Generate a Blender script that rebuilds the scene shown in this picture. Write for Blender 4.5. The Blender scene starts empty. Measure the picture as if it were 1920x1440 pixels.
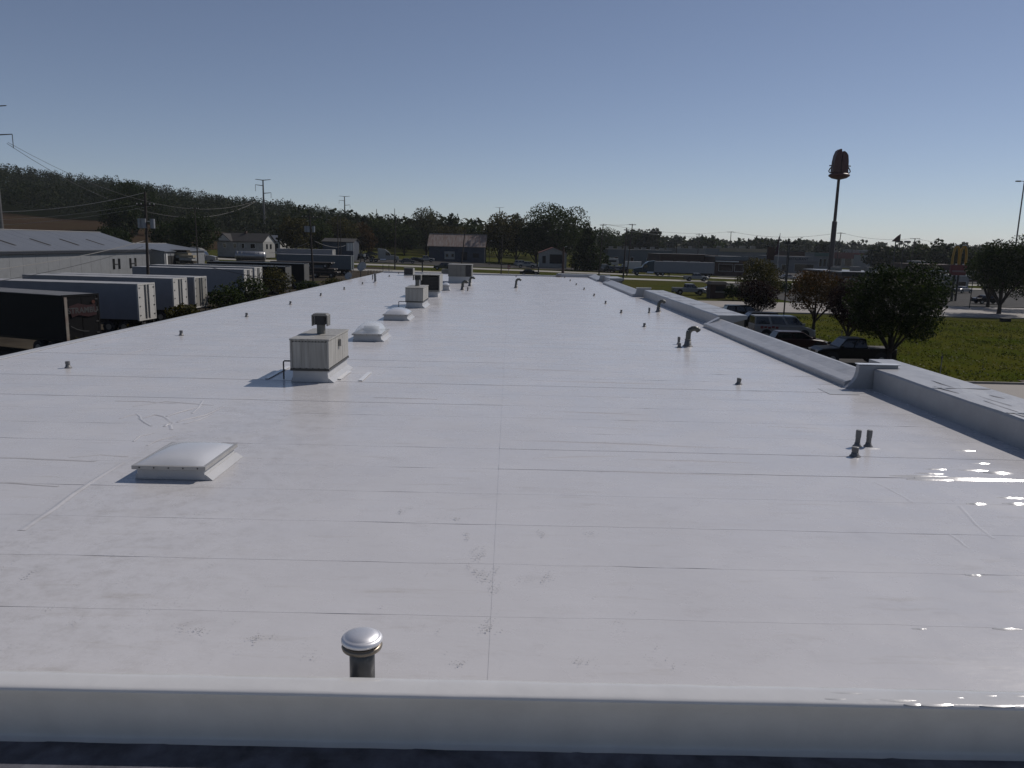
import bpy, math, random
import numpy as np
from mathutils import Matrix, Vector

# ------------------------------------------------------------------ camera, sky, sun, exposure
scene = bpy.context.scene
FOC, CX, CY, ROLL, PITCH, YAW, EYE = 1450.0, 960.0, 720.0, 0.024, math.radians(10.2366), math.radians(-0.3611), 4.0

def ray(px, py):
    vx, vy = px - CX, CY - py
    c, s = math.cos(ROLL), math.sin(ROLL)
    ux, uy = c * vx - s * vy, s * vx + c * vy
    x, y, z = ux, FOC * math.cos(PITCH) + uy * math.sin(PITCH), -FOC * math.sin(PITCH) + uy * math.cos(PITCH)
    c, s = math.cos(YAW), math.sin(YAW)
    return Vector((x * c - y * s, x * s + y * c, z))

def at(px, py, Y):                       # surveyed point: sight line through the photo, at its real distance Y
    d = ray(px, py); t = Y / d.y
    return Vector((t * d.x, Y, EYE + t * d.z))

cam = bpy.data.cameras.new('camera'); camo = bpy.data.objects.new('camera', cam)
scene.collection.objects.link(camo); scene.camera = camo
cam.sensor_width = 36; cam.lens = 36 * FOC / 1920; cam.clip_start = .05; cam.clip_end = 20000
fw = ray(CX, CY).normalized(); rt = (ray(CX + 1, CY) - ray(CX, CY)).normalized(); up = rt.cross(fw)
camo.matrix_world = Matrix(((rt.x, up.x, -fw.x, 0), (rt.y, up.y, -fw.y, 0), (rt.z, up.z, -fw.z, EYE), (0, 0, 0, 1)))

SUN_AZ, SUN_EL = math.radians(52), math.radians(43)
world = bpy.data.worlds.new('World'); scene.world = world; world.use_nodes = True
wn = world.node_tree.nodes; wl = world.node_tree.links
bg = wn['Background']; sky = wn.new('ShaderNodeTexSky'); sky.sky_type = 'NISHITA'
sky.sun_disc = False; sky.sun_elevation = SUN_EL; sky.sun_rotation = SUN_AZ
sky.altitude = 2500; sky.air_density = 1.0; sky.dust_density = 0.4; sky.ozone_density = 2.5
gm = wn.new('ShaderNodeGamma'); gm.inputs[1].default_value = .95; hs = wn.new('ShaderNodeHueSaturation'); hs.inputs['Saturation'].default_value = .88; wl.new(sky.outputs[0], hs.inputs['Color']); wl.new(hs.outputs[0], gm.inputs[0])
tint = wn.new('ShaderNodeMix'); tint.data_type = 'RGBA'; tint.blend_type = 'MULTIPLY'; tint.inputs[0].default_value = 1
wl.new(gm.outputs[0], tint.inputs[6]); tint.inputs[7].default_value = (1.05, 1, 1.03, 1)
wl.new(tint.outputs[2], bg.inputs[0]); bg.inputs[1].default_value = 0.101
sl = bpy.data.lights.new('sun', 'SUN'); sl.energy = 5.0; sl.angle = math.radians(.5); sl.color = (1, .93, .87)
so = bpy.data.objects.new('sun', sl); scene.collection.objects.link(so)
so.rotation_euler = Vector((math.sin(SUN_AZ) * math.cos(SUN_EL), math.cos(SUN_AZ) * math.cos(SUN_EL), math.sin(SUN_EL))).to_track_quat('Z', 'Y').to_euler()
vs = scene.view_settings
vs.view_transform = 'Standard'; vs.look = 'None'; vs.gamma = 1; vs.use_curve_mapping = False; vs.exposure = -0.56
scene.cycles.use_denoising = True; scene.cycles.max_bounces = 8
scene.cycles.transparent_max_bounces = 8

COL = scene.collection
rnd = random.Random(7)

# ------------------------------------------------------------------ helpers
class MB:
    def __init__(s): s.v = []; s.f = []
    def add(s, v, f):
        b = len(s.v); s.v += [tuple(p) for p in v]; s.f += [tuple(i + b for i in q) for q in f]; return s
    def box(s, x0, x1, y0, y1, z0, z1):
        return s.add([(x0,y0,z0),(x1,y0,z0),(x1,y1,z0),(x0,y1,z0),(x0,y0,z1),(x1,y0,z1),(x1,y1,z1),(x0,y1,z1)],
                     [(3,2,1,0),(4,5,6,7),(0,1,5,4),(1,2,6,5),(2,3,7,6),(3,0,4,7)])
    def frustum(s, b, t, z0, z1):        # b, t = (x0,x1,y0,y1) rectangles
        return s.add([(b[0],b[2],z0),(b[1],b[2],z0),(b[1],b[3],z0),(b[0],b[3],z0),(t[0],t[2],z1),(t[1],t[2],z1),(t[1],t[3],z1),(t[0],t[3],z1)],
                     [(3,2,1,0),(4,5,6,7),(0,1,5,4),(1,2,6,5),(2,3,7,6),(3,0,4,7)])
    def tube(s, pts, r, n=8, cap=True):
        pts = [Vector(p) for p in pts]; m = len(pts); rs = r if isinstance(r, (list, tuple)) else [r] * m
        vs_, fs = [], []
        prev = None
        for i, p in enumerate(pts):
            t = (pts[min(i+1, m-1)] - pts[max(i-1, 0)]).normalized()
            if prev is None:
                a = Vector((0,0,1)) if abs(t.z) < .9 else Vector((1,0,0))
                u = t.cross(a).normalized()
            else:
                u = (prev - t * prev.dot(t)).normalized()
            w = t.cross(u); prev = u
            for k in range(n):
                an = 2 * math.pi * k / n
                vs_.append(p + (u * math.cos(an) + w * math.sin(an)) * rs[i])
        for i in range(m - 1):
            for k in range(n):
                k2 = (k + 1) % n
                fs.append((i*n+k, i*n+k2, (i+1)*n+k2, (i+1)*n+k))
        if cap: fs += [tuple(range(n))[::-1], tuple((m-1)*n + k for k in range(n))]
        return s.add(vs_, fs)
    def prism(s, poly, axis, a, b):
        n = len(poly)
        def P(q, t): return (t, q[0], q[1]) if axis == 'x' else (q[0], t, q[1]) if axis == 'y' else (q[0], q[1], t)
        v = [P(q, a) for q in poly] + [P(q, b) for q in poly]
        f = [tuple(range(n))[::-1], tuple(range(n, 2*n))] + [(i, (i+1) % n, n + (i+1) % n, n + i) for i in range(n)]
        return s.add(v, f)
    def lathe(s, prof, n=16, c=(0,0,0)):
        v = []; f = []
        for r, z in prof:
            for k in range(n):
                a = 2*math.pi*k/n; v.append((c[0]+r*math.cos(a), c[1]+r*math.sin(a), c[2]+z))
        for i in range(len(prof)-1):
            for k in range(n):
                k2 = (k+1) % n; f.append((i*n+k, i*n+k2, (i+1)*n+k2, (i+1)*n+k))
        f += [tuple(range(n))[::-1], tuple((len(prof)-1)*n+k for k in range(n))]
        return s.add(v, f)
    def quad(s, *p): return s.add(p, [tuple(range(len(p)))])
    def wheel(s, x, y, z, r, w, n=14): return s.tube([(x, y-w/2, z), (x, y+w/2, z)], r, n)
    def build(s, name, mat, parent=None, smooth=False, bevel=0, loc=None):
        me = bpy.data.meshes.new(name); me.from_pydata(s.v, [], s.f); me.update()
        if smooth: me.polygons.foreach_set('use_smooth', [True]*len(me.polygons))
        me.materials.append(mat)
        o = bpy.data.objects.new(name, me); COL.objects.link(o)
        if parent is not None: o.parent = parent
        if loc: o.location = loc
        if bevel:
            m = o.modifiers.new('bevel', 'BEVEL'); m.width = bevel; m.segments = 2; m.limit_method = 'ANGLE'
        return o

def npmesh(name, verts, faces4, mat, parent=None, smooth=False):
    me = bpy.data.meshes.new(name); n = len(verts); m = len(faces4); k = faces4.shape[1]
    me.vertices.add(n); me.vertices.foreach_set('co', verts.astype(np.float32).ravel())
    me.loops.add(m*k); me.loops.foreach_set('vertex_index', faces4.astype(np.int32).ravel())
    me.polygons.add(m); me.polygons.foreach_set('loop_start', np.arange(0, m*k, k, dtype=np.int32))
    me.update(calc_edges=True); me.validate()
    if smooth: me.polygons.foreach_set('use_smooth', [True]*m)
    me.materials.append(mat)
    o = bpy.data.objects.new(name, me); COL.objects.link(o)
    if parent is not None: o.parent = parent
    return o

def tag(o, label=None, cat=None, group=None, kind=None):
    if label: o['label'] = label
    if cat: o['category'] = cat
    if group: o['group'] = group
    if kind: o['kind'] = kind
    return o

def thing(name, label, cat, loc=(0,0,0), rotz=0, group=None):
    o = bpy.data.objects.new(name, None); COL.objects.link(o)
    o.empty_display_size = .3; o.location = loc; o.rotation_euler = (0, 0, rotz)
    return tag(o, label, cat, group)

def copy_thing(root, loc, rotz, label):
    r = root.copy(); COL.objects.link(r); r.location = loc; r.rotation_euler = (0, 0, rotz); r['label'] = label
    for ch in list(root.children):
        c = ch.copy(); COL.objects.link(c); c.parent = r
        for g in list(ch.children):
            d = g.copy(); COL.objects.link(d); d.parent = c
    return r

MATS = {}
def mat(name, col, rough=.6, metal=0, var=.12, scale=3.0, bump=0, bscale=30, spec=.5, col2=None, stretch=(1,1,1), coat=0, emis=None, k=.66):
    if name in MATS: return MATS[name]
    col = tuple(c*k for c in col); col2 = tuple(c*k for c in col2) if col2 else None
    m = bpy.data.materials.new(name); m.use_nodes = True; N = m.node_tree.nodes; L = m.node_tree.links
    b = N['Principled BSDF']; MATS[name] = m
    b.inputs['Roughness'].default_value = rough; b.inputs['Metallic'].default_value = metal
    b.inputs['Specular IOR Level'].default_value = spec
    if coat: b.inputs['Coat Weight'].default_value = coat; b.inputs['Coat Roughness'].default_value = .08
    tc = N.new('ShaderNodeTexCoord'); mp = N.new('ShaderNodeMapping'); mp.inputs['Scale'].default_value = stretch
    L.new(tc.outputs['Object'], mp.inputs[0])
    nz = N.new('ShaderNodeTexNoise'); nz.inputs['Scale'].default_value = scale; nz.inputs['Detail'].default_value = 5; nz.inputs['Roughness'].default_value = .6
    L.new(mp.outputs[0], nz.inputs['Vector'])
    rp = N.new('ShaderNodeValToRGB'); rp.color_ramp.elements[0].position = .3; rp.color_ramp.elements[1].position = .7
    c2 = col2 if col2 else tuple(min(1, c*(1+var)) for c in col)
    c1 = col if col2 else tuple(c*(1-var) for c in col)
    rp.color_ramp.elements[0].color = (*c1, 1); rp.color_ramp.elements[1].color = (*c2, 1)
    L.new(nz.outputs['Fac'], rp.inputs[0]); L.new(rp.outputs[0], b.inputs['Base Color'])
    if bump:
        n2 = N.new('ShaderNodeTexNoise'); n2.inputs['Scale'].default_value = bscale; n2.inputs['Detail'].default_value = 4
        L.new(mp.outputs[0], n2.inputs['Vector'])
        bp = N.new('ShaderNodeBump'); bp.inputs['Strength'].default_value = bump; bp.inputs['Distance'].default_value = .05
        L.new(n2.outputs['Fac'], bp.inputs['Height']); L.new(bp.outputs[0], b.inputs['Normal'])
    if emis: b.inputs['Emission Color'].default_value = (*emis, 1); b.inputs['Emission Strength'].default_value = 1
    return m

def leafmat(name, c1, c2, clump=.9):
    if name in MATS: return MATS[name]
    m = bpy.data.materials.new(name); m.use_nodes = True; N = m.node_tree.nodes; L = m.node_tree.links; MATS[name] = m
    b = N['Principled BSDF']; b.inputs['Roughness'].default_value = .65; b.inputs['Specular IOR Level'].default_value = .1
    g = N.new('ShaderNodeNewGeometry'); rp = N.new('ShaderNodeValToRGB')
    rp.color_ramp.elements[0].color = (*c1, 1); rp.color_ramp.elements[1].color = (*c2, 1)
    L.new(g.outputs['Random Per Island'], rp.inputs[0])
    nz = N.new('ShaderNodeTexNoise'); nz.inputs['Scale'].default_value = clump; nz.inputs['Detail'].default_value = 2
    L.new(g.outputs['Position'], nz.inputs['Vector'])
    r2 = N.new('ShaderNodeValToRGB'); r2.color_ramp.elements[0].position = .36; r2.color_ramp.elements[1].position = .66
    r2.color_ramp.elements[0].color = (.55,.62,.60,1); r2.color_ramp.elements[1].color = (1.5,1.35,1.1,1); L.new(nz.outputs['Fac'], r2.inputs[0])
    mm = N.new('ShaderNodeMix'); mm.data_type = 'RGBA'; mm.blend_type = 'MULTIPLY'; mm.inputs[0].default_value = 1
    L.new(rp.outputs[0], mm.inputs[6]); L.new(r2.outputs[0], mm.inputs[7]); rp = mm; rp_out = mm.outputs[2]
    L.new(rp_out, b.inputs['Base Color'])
    tr = N.new('ShaderNodeBsdfTranslucent'); L.new(rp_out, tr.inputs[0])
    mx = N.new('ShaderNodeMixShader'); mx.inputs[0].default_value = .34
    L.new(b.outputs[0], mx.inputs[1]); L.new(tr.outputs[0], mx.inputs[2])
    L.new(mx.outputs[0], N['Material Output'].inputs[0])
    return m

def text_mesh(body, size, name, m, parent, matrix, bold=0.0):
    cu = bpy.data.curves.new(name, 'FONT'); cu.body = body; cu.size = size; cu.align_x = 'CENTER'; cu.align_y = 'CENTER'
    cu.extrude = .004; cu.offset = bold
    tmp = bpy.data.objects.new('tmp', cu); COL.objects.link(tmp)
    me = bpy.data.meshes.new_from_object(tmp.evaluated_get(bpy.context.evaluated_depsgraph_get()))
    bpy.data.objects.remove(tmp); bpy.data.curves.remove(cu)
    me.materials.clear(); me.materials.append(m); me.name = name
    o = bpy.data.objects.new(name, me); COL.objects.link(o); o.parent = parent; o.matrix_local = matrix
    return o

# ------------------------------------------------------------------ terrain
HX = [-900,-396,-294,-214,-162,-108,-78,0,60,110,5000]; HZ = [50,46,36,25,22,13,10,5,1,0,0]
def gz(x, y):
    h = np.interp(x, HX, HZ); t = np.clip((np.asarray(y, float) - 150) / 450, 0, 1) ** .75
    return -4 + h * t
def gzf(x, y): return float(gz(x, y))

def sheet(name, x0, x1, y0, y1, off, m, nx=2, ny=2, kind='structure', jag=0):
    xs = np.linspace(x0, x1, nx+1); ys = np.linspace(y0, y1, ny+1)
    X, Yg = np.meshgrid(xs, ys); Z = gz(X, Yg) + off
    if jag:
        r = np.random.RandomState(int(abs(x0*7+y0)))
        X[:, 0] += r.uniform(-jag, jag, ny+1); X[:, -1] += r.uniform(-jag, jag, ny+1); Yg[0] += r.uniform(-jag, jag, nx+1); Yg[-1] += r.uniform(-jag, jag, nx+1)
        Z = gz(X, Yg) + off
    v = np.stack([X, Yg, Z], -1).reshape(-1, 3)
    i = np.arange(ny)[:, None]*(nx+1) + np.arange(nx)[None]
    f = np.stack([i, i+1, i+nx+2, i+nx+1], -1).reshape(-1, 4)
    o = npmesh(name, v, f, m); tag(o, kind=kind); return o

def gridmesh(name, xs, ys, m):
    X, Yg = np.meshgrid(xs, ys); v = np.stack([X, Yg, gz(X, Yg)], -1).reshape(-1, 3)
    nx, ny = len(xs)-1, len(ys)-1
    i = np.arange(ny)[:, None]*(nx+1) + np.arange(nx)[None]
    f = np.stack([i, i+1, i+nx+2, i+nx+1], -1).reshape(-1, 4)
    return npmesh(name, v, f, m, smooth=True)

M_grass = mat('grass_ground', (.05,.066,.014), .9, spec=0, col2=(.085,.078,.028), scale=.09, bump=.6, bscale=3)
M_field = mat('field_ground', (.052,.031,.024), .9, spec=0, col2=(.065,.053,.032), scale=.06, stretch=(.4,3,1))
M_lawn = mat('lawn_ground', (.048,.068,.009), .9, spec=0, col2=(.095,.092,.018), scale=.16, bump=.9, bscale=7)
M_dirt = mat('dirt_ground', (.04,.035,.03), .95, spec=0, col2=(.10,.088,.07), scale=.3, bump=.5, bscale=4)
M_asph = mat('asphalt', (.075,.073,.07), .85, spec=.05, var=.2, scale=.4, bump=.2, bscale=20)
M_conc = mat('concrete_paving', (.30,.275,.25), .8, var=.12, scale=.3, bump=.1, bscale=15)
M_shoulder = mat('road_concrete', (.36,.34,.30), .8, var=.1, scale=.2)
M_kerb = mat('kerb_concrete', (.33,.31,.28), .85, var=.15, scale=1)
M_line = mat('road_paint', (.7,.68,.6), .7)
M_mulch = mat('mulch', (.05,.03,.02), .95, var=.3, scale=5, bump=.6)

xs = np.concatenate([np.linspace(-3000,-600,8), np.linspace(-560,160,73), np.linspace(200,4000,12)])
ys = np.concatenate([np.linspace(-300,130,10), np.linspace(140,700,71), np.linspace(760,6000,12)])
tag(gridmesh('ground', xs, ys, M_grass), kind='structure')
sheet('yard', -64, -29, 30, 200, .02, M_dirt, 6, 40, jag=.8)
sheet('field', -330, -95, 230, 380, .15, M_field, 20, 24, jag=3)
sheet('woodland_floor', -620, -30, 372, 700, .3, mat('leaf_litter', (.014,.018,.009), .95, spec=0, var=.3, scale=.2), 60, 34)
sheet('lawn', 28.4, 70, 48.6, 96, .05, M_lawn, 6, 6)
sheet('parking_lot', 11.2, 28.2, 8, 120, .03, M_asph, 2, 4)
sheet('driveway', 28.2, 90, 20, 48, .03, M_conc, 2, 2)
sheet('access_road', 24, 150, 101, 121, .06, M_conc, 10, 2)
sheet('plaza_parking', 45, 260, 123, 182, .03, M_asph, 10, 4)
sheet('near_carriageway', -320, 320, 183.5, 191, .04, M_shoulder, 64, 2)
sheet('far_carriageway', -320, 320, 208, 216, .04, M_shoulder, 64, 2)
sheet('side_lot', -66, 2, 222, 250, .05, M_asph, 12, 6, jag=1.5)
sheet('garage_lot', -4, 30, 224, 246, .05, M_asph, 6, 4, jag=1)
sheet('mall_parking', 60, 420, 222, 300, .03, M_asph, 10, 4)
sheet('mulch_bed', 33, 60, 47.7, 49.6, .075, M_mulch, 12, 1, jag=.3)
def kerb(x0, y0, x1, y1):
    d = Vector((x1-x0, y1-y0, 0)); L_ = d.length; o = MB().box(0, L_, -.08, .08, -.2, .13).build('kerb', M_kerb, bevel=.02)
    o.location = (x0, y0, gzf(x0, y0) + .03); o.rotation_euler = (0, 0, math.atan2(d.y, d.x)); tag(o, kind='structure')
kerb(28.3, 48.1, 90, 48.1); kerb(28.3, 48.3, 28.3, 96); kerb(26, 100.5, 150, 100.5); kerb(45, 122, 250, 122)
for i in range(9):
    o = MB().box(19, 24.6, -.05, .05, 0, .004).build('bay_marking', M_line); o.location = (0, 34 + i*6.1 + 10, gzf(20, 50) + .034); tag(o, kind='structure')

# ------------------------------------------------------------------ roof materials
def roof_material():
    m = bpy.data.materials.new('white_membrane'); m.use_nodes = True; N = m.node_tree.nodes; L = m.node_tree.links; MATS['white_membrane'] = m
    b = N['Principled BSDF']; b.inputs['Specular IOR Level'].default_value = .5
    tc = N.new('ShaderNodeTexCoord'); geo = N.new('ShaderNodeNewGeometry')
    def noise(scale, detail=5, st=(1,1,1), rough=.6):
        mp = N.new('ShaderNodeMapping'); mp.inputs['Scale'].default_value = st; L.new(geo.outputs['Position'], mp.inputs[0])
        n = N.new('ShaderNodeTexNoise'); n.inputs['Scale'].default_value = scale; n.inputs['Detail'].default_value = detail; n.inputs['Roughness'].default_value = rough
        L.new(mp.outputs[0], n.inputs['Vector']); return n.outputs['Fac']
    def ramp(src, p0, p1, c0, c1):
        r = N.new('ShaderNodeValToRGB'); r.color_ramp.elements[0].position = p0; r.color_ramp.elements[1].position = p1
        r.color_ramp.elements[0].color = (*c0, 1); r.color_ramp.elements[1].color = (*c1, 1); L.new(src, r.inputs[0]); return r.outputs[0]
    def mul(a, c, fac=1.0):
        x = N.new('ShaderNodeMix'); x.data_type = 'RGBA'; x.blend_type = 'MULTIPLY'; x.inputs[0].default_value = fac
        L.new(a, x.inputs[6]); L.new(c, x.inputs[7]); return x.outputs[2]
    base = ramp(noise(.35, 6), .25, .75, (.452,.445,.45), (.51,.505,.515))
    dirt = ramp(noise(1.1, 8, (1,1.6,1), .72), .56, .78, (1,1,1), (.87,.86,.85))
    speck = ramp(noise(9, 6, (1,1,1), .8), .66, .76, (1,1,1), (.80,.78,.75))
    streak = ramp(noise(2.2, 6, (.25,1.7,1), .7), .58, .74, (1,1,1), (.86,.84,.80))
    # walked-on dirt belt beside the row of skylights
    sx = N.new('ShaderNodeSeparateXYZ'); L.new(geo.outputs['Position'], sx.inputs[0])
    def mr(src, a, b_):
        q = N.new('ShaderNodeMapRange'); q.interpolation_type = 'SMOOTHSTEP'
        for i, v in zip((1,2,3,4), (a, b_, 0, 1)): q.inputs[i].default_value = v
        L.new(src, q.inputs[0]); return q.outputs[0]
    def m2(a, c, op='MULTIPLY'):
        q = N.new('ShaderNodeMath'); q.operation = op
        for i, v in enumerate((a, c)):
            if isinstance(v, (int, float)): q.inputs[i].default_value = v
            else: L.new(v, q.inputs[i])
        return q.outputs[0]
    belt = m2(m2(mr(sx.outputs[0], -7.2, -6.5), mr(sx.outputs[0], -1.5, -5.2)), mr(sx.outputs[1], 26, 17))
    bn = ramp(noise(3.0, 8, (1,1,1), .8), .47, .70, (1,1,1), (.80,.785,.76))
    x = N.new('ShaderNodeMix'); x.data_type = 'RGBA'; x.blend_type = 'MULTIPLY'; L.new(belt, x.inputs[0])
    c = mul(mul(mul(base, dirt), speck), streak)
    L.new(c, x.inputs[6]); L.new(bn, x.inputs[7]); L.new(x.outputs[2], b.inputs['Base Color'])
    rr = ramp(noise(.8, 6), .3, .75, (.20,.20,.20), (.36,.36,.36)); L.new(rr, b.inputs['Roughness'])
    n1 = noise(2.4, 3, (.5,1.4,1)); n2 = noise(14, 3)
    ad = m2(n1, m2(n2, .12), 'ADD')
    bp = N.new('ShaderNodeBump'); bp.inputs['Strength'].default_value = .16; bp.inputs['Distance'].default_value = .05
    L.new(ad, bp.inputs['Height']); L.new(bp.outputs[0], b.inputs['Normal'])
    return m
M_roof = roof_material()
M_flash = mat('membrane_flashing', (.41,.41,.41), .3, var=.06, scale=2, bump=.25, bscale=5, k=1)
M_lower = mat('dirty_lower_membrane', (.58,.575,.565), .5, var=.45, scale=2.2, bump=.2, bscale=6, k=1)
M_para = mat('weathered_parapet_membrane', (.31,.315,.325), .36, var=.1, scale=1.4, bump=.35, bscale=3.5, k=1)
M_gloss = mat('puckered_membrane', (.50,.50,.50), .17, var=.04, scale=3, bump=.04, bscale=9, k=1)
M_boot = mat('vent_grey', (.20,.20,.20), .5, var=.15, scale=8)
M_galv = mat('galvanised_steel', (.42,.42,.42), .38, metal=.85, var=.15, scale=6)
M_alu = mat('spun_aluminium', (.66,.66,.68), .46, metal=.7, var=.06, scale=4, k=1)
M_unit = mat('weathered_cream_panel', (.56,.55,.51), .5, col2=(.30,.29,.265), scale=2.0, stretch=(8,8,.35))
M_unitdk = mat('dark_coil_grille', (.035,.035,.037), .6, var=.3, scale=8)
M_unitgr = mat('grey_unit_panel', (.21,.205,.185), .5, var=.12, scale=3)
M_black = mat('black_paint', (.012,.012,.013), .45, var=.2)
M_pipe = mat('dark_pipe', (.06,.058,.055), .5, var=.2)
M_dome = mat('frosted_acrylic', (.47,.48,.50), .2, var=.05, scale=2, coat=.3, k=1)
M_frame = mat('aluminium_frame', (.55,.54,.52), .4, metal=.3, var=.1)
M_beige = mat('beige_stucco', (.30,.27,.22), .85, var=.1, scale=2, bump=.2)
M_scuff = mat('scuff_dirt', (.22,.215,.21), .7, var=.4, scale=30, k=1)
M_patch = mat('new_white_membrane', (.66,.66,.66), .22, var=.03, k=1)
M_glassdk = mat('dark_window_glass', (.012,.014,.017), .08, var=.2, spec=.8)
M_blkwall = mat('painted_block_wall', (.42,.40,.36), .85, var=.1, scale=1.2, bump=.2)

def clear_acrylic():
    m = bpy.data.materials.new('clear_acrylic'); m.use_nodes = True; N = m.node_tree.nodes; L = m.node_tree.links
    b = N['Principled BSDF']; b.inputs['Base Color'].default_value = (.75,.8,.85,1); b.inputs['Roughness'].default_value = .1
    nz = N.new('ShaderNodeTexNoise'); nz.inputs['Scale'].default_value = 3
    mr = N.new('ShaderNodeMapRange'); mr.inputs[3].default_value = .45; mr.inputs[4].default_value = .65; L.new(nz.outputs['Fac'], mr.inputs[0])
    t = N.new('ShaderNodeBsdfTransparent'); mx = N.new('ShaderNodeMixShader')
    L.new(mr.outputs[0], mx.inputs[0]); L.new(b.outputs[0], mx.inputs[1]); L.new(t.outputs[0], mx.inputs[2]); L.new(mx.outputs[0], N['Material Output'].inputs[0])
    return m
M_clear = clear_acrylic()

# ------------------------------------------------------------------ the building under the camera
XL, XR, YN, YF = -16.4, 10.9, 6.435, 100.9
bld = thing('flat_roof_building', 'long low commercial building with white membrane roof stretching away from the camera', 'building', (0, 6.5, -4))
def bpart(name, mb, m, **k): return mb.build(name, m, bld, loc=(0, -6.5, 4), **k)
bpart('wall', MB().box(XL+.1, XR, 5.95, YF+.4, -4, -.06), M_blkwall)
bpart('roof_deck', MB().box(XL, XR+.1, 5.9, YF+.5, -.055, -.02), M_flash)
rr = random.Random(11)
rows = int((YF - YN) / 1.405) + 1
SEAM_X = -.06
for k in range(-1, rows):
    ya = YN + k * 1.405 if k >= 0 else 6.1; yb = min(ya + 1.405 + .10, YF + .1)
    for side in (0, 1):
        x0, x1 = (XL + .05, SEAM_X) if side == 0 else (SEAM_X - .06, XR - .02)
        lip = (rr.choice([.0013,.0017,.0021]) if ya < 13 else rr.choice([.0008,.0012,.0016])) + (.0035 if (k, side) in ((11,0),(11,1),(14,0),(6,1),(5,1),(9,0)) else 0)
        zb = .002 + side * .003
        nseg = 30 if ya < 30 else 10
        mb = MB(); V = []; F = []
        lift = [0.0]*(nseg+1)
        for j in range(nseg+1):
            if rr.random() < .12: lift[j] = rr.uniform(.001, .005)*(1 if ya < 26 else .35)
        for j in range(nseg+1):
            x = x0 + (x1 - x0) * j / nseg; zt = zb + lip + lift[j]; wob = rr.uniform(-.012, .012)
            V += [(x, ya + wob, zb - .004), (x, ya + wob - .002, zt), (x, ya + .10, zt - .001), (x, ya + .30, zb + .002 + lift[j]*.3), (x, yb, zb)]
        for j in range(nseg):
            for q in range(4): F.append((j*5+q, (j+1)*5+q, (j+1)*5+q+1, j*5+q+1))
        mb.add(V, F); o = bpart('membrane_sheet', mb, M_roof)
# long end lap down the middle is the edge of the right-hand sheets (5 mm proud)

# soft wrinkles of loose membrane
def wrinkle(pts, w, h, name='membrane_wrinkle', wm=None):
    mb = MB(); V = []; F = []; n = len(pts)
    prof = [(-1,0), (-.55,.35), (-.15,.95), (.15,.95), (.55,.35), (1,0)]
    for i, p in enumerate(pts):
        a = Vector(pts[max(i-1,0)]); b = Vector(pts[min(i+1,n-1)]); t = (b - a).normalized(); u = Vector((-t.y, t.x))
        k = math.sin(math.pi * (i + .35) / (n - .3))
        for s, z in prof: V.append((p[0] + u.x*s*w, p[1] + u.y*s*w, .006 + z*h*k))
    m = len(prof)
    for i in range(n-1):
        for q in range(m-1): F.append((i*m+q, (i+1)*m+q, (i+1)*m+q+1, i*m+q+1))
    mb.add(V, F); return bpart(name, mb, wm or M_roof, smooth=True)
def rpt(px, py):
    d = ray(px, py); t = -EYE / d.z; return (t*d.x, t*d.y)
WR = [([(1036,772),(1100,774),(1160,776),(1220,779)],.05,.022), ([(958,826),(1040,828),(1130,831),(1210,834),(1290,838),(1420,842)],.06,.028),
      ([(1180,862),(1260,864),(1340,866),(1420,869)],.05,.02), ([(1000,860),(1080,857),(1170,855)],.04,.016), ([(1080,881),(1180,885),(1280,888),(1380,892)],.05,.018),
      ([(1030,798),(1120,802),(1210,805)],.03,.01), ([(1440,800),(1500,802),(1560,806)],.04,.012), ([(985,713),(1070,716),(1180,719),(1290,722)],.05,.02),
      ([(260,786),(290,778),(306,781),(318,790)],.05,.02), ([(312,781),(330,775),(352,769),(380,760)],.05,.022), ([(332,792),(352,786),(384,779),(420,762)],.05,.024),
      ([(308,800),(320,793),(322,806)],.05,.02), ([(256,776),(264,787),(284,799)],.04,.02), ([(345,795),(372,788),(398,776)],.04,.02), ([(360,775),(372,765),(380,752)],.04,.018),
      ([(250,828),(262,818),(290,812)],.03,.014), ([(276,836),(296,826),(330,818)],.03,.014), ([(225,785),(240,780),(262,777)],.03,.014),
      ([(180,648),(200,640),(232,634),(262,630)],.05,.02), ([(230,665),(262,658),(290,652)],.05,.018), ([(130,662),(170,656),(205,652)],.05,.018),
      ([(0,858),(60,860),(110,862),(180,865)],.05,.02), ([(130,858),(190,853),(240,856)],.04,.014), ([(0,905),(40,907),(110,912)],.04,.016),
      ([(40,995),(100,955),(170,905),(230,868)],.07,.018), ([(250,762),(310,753),(360,757),(400,760)],.04,.016), ([(215,752),(270,753),(330,757)],.03,.012),
      ([(1640,905),(1680,925),(1710,942)],.05,.012), ([(1800,950),(1830,985),(1862,1010)],.05,.012), ([(1780,1002),(1800,1016),(1818,1030)],.04,.010),
      ([(930,690),(1020,694),(1110,697)],.04,.016), ([(700,745),(760,747),(820,749)],.03,.012)]
for pts, w, h in WR:
    pp = [rpt(*p) for p in pts]; fine = []
    for i in range(len(pp)-1):
        for t in (0, .5): fine.append(tuple(pp[i][c]*(1-t) + pp[i+1][c]*t + (rr.uniform(-.02,.02) if t else 0) for c in (0,1)))
    fine.append(pp[-1]); wrinkle(fine, w*.75, h*.62)
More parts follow.
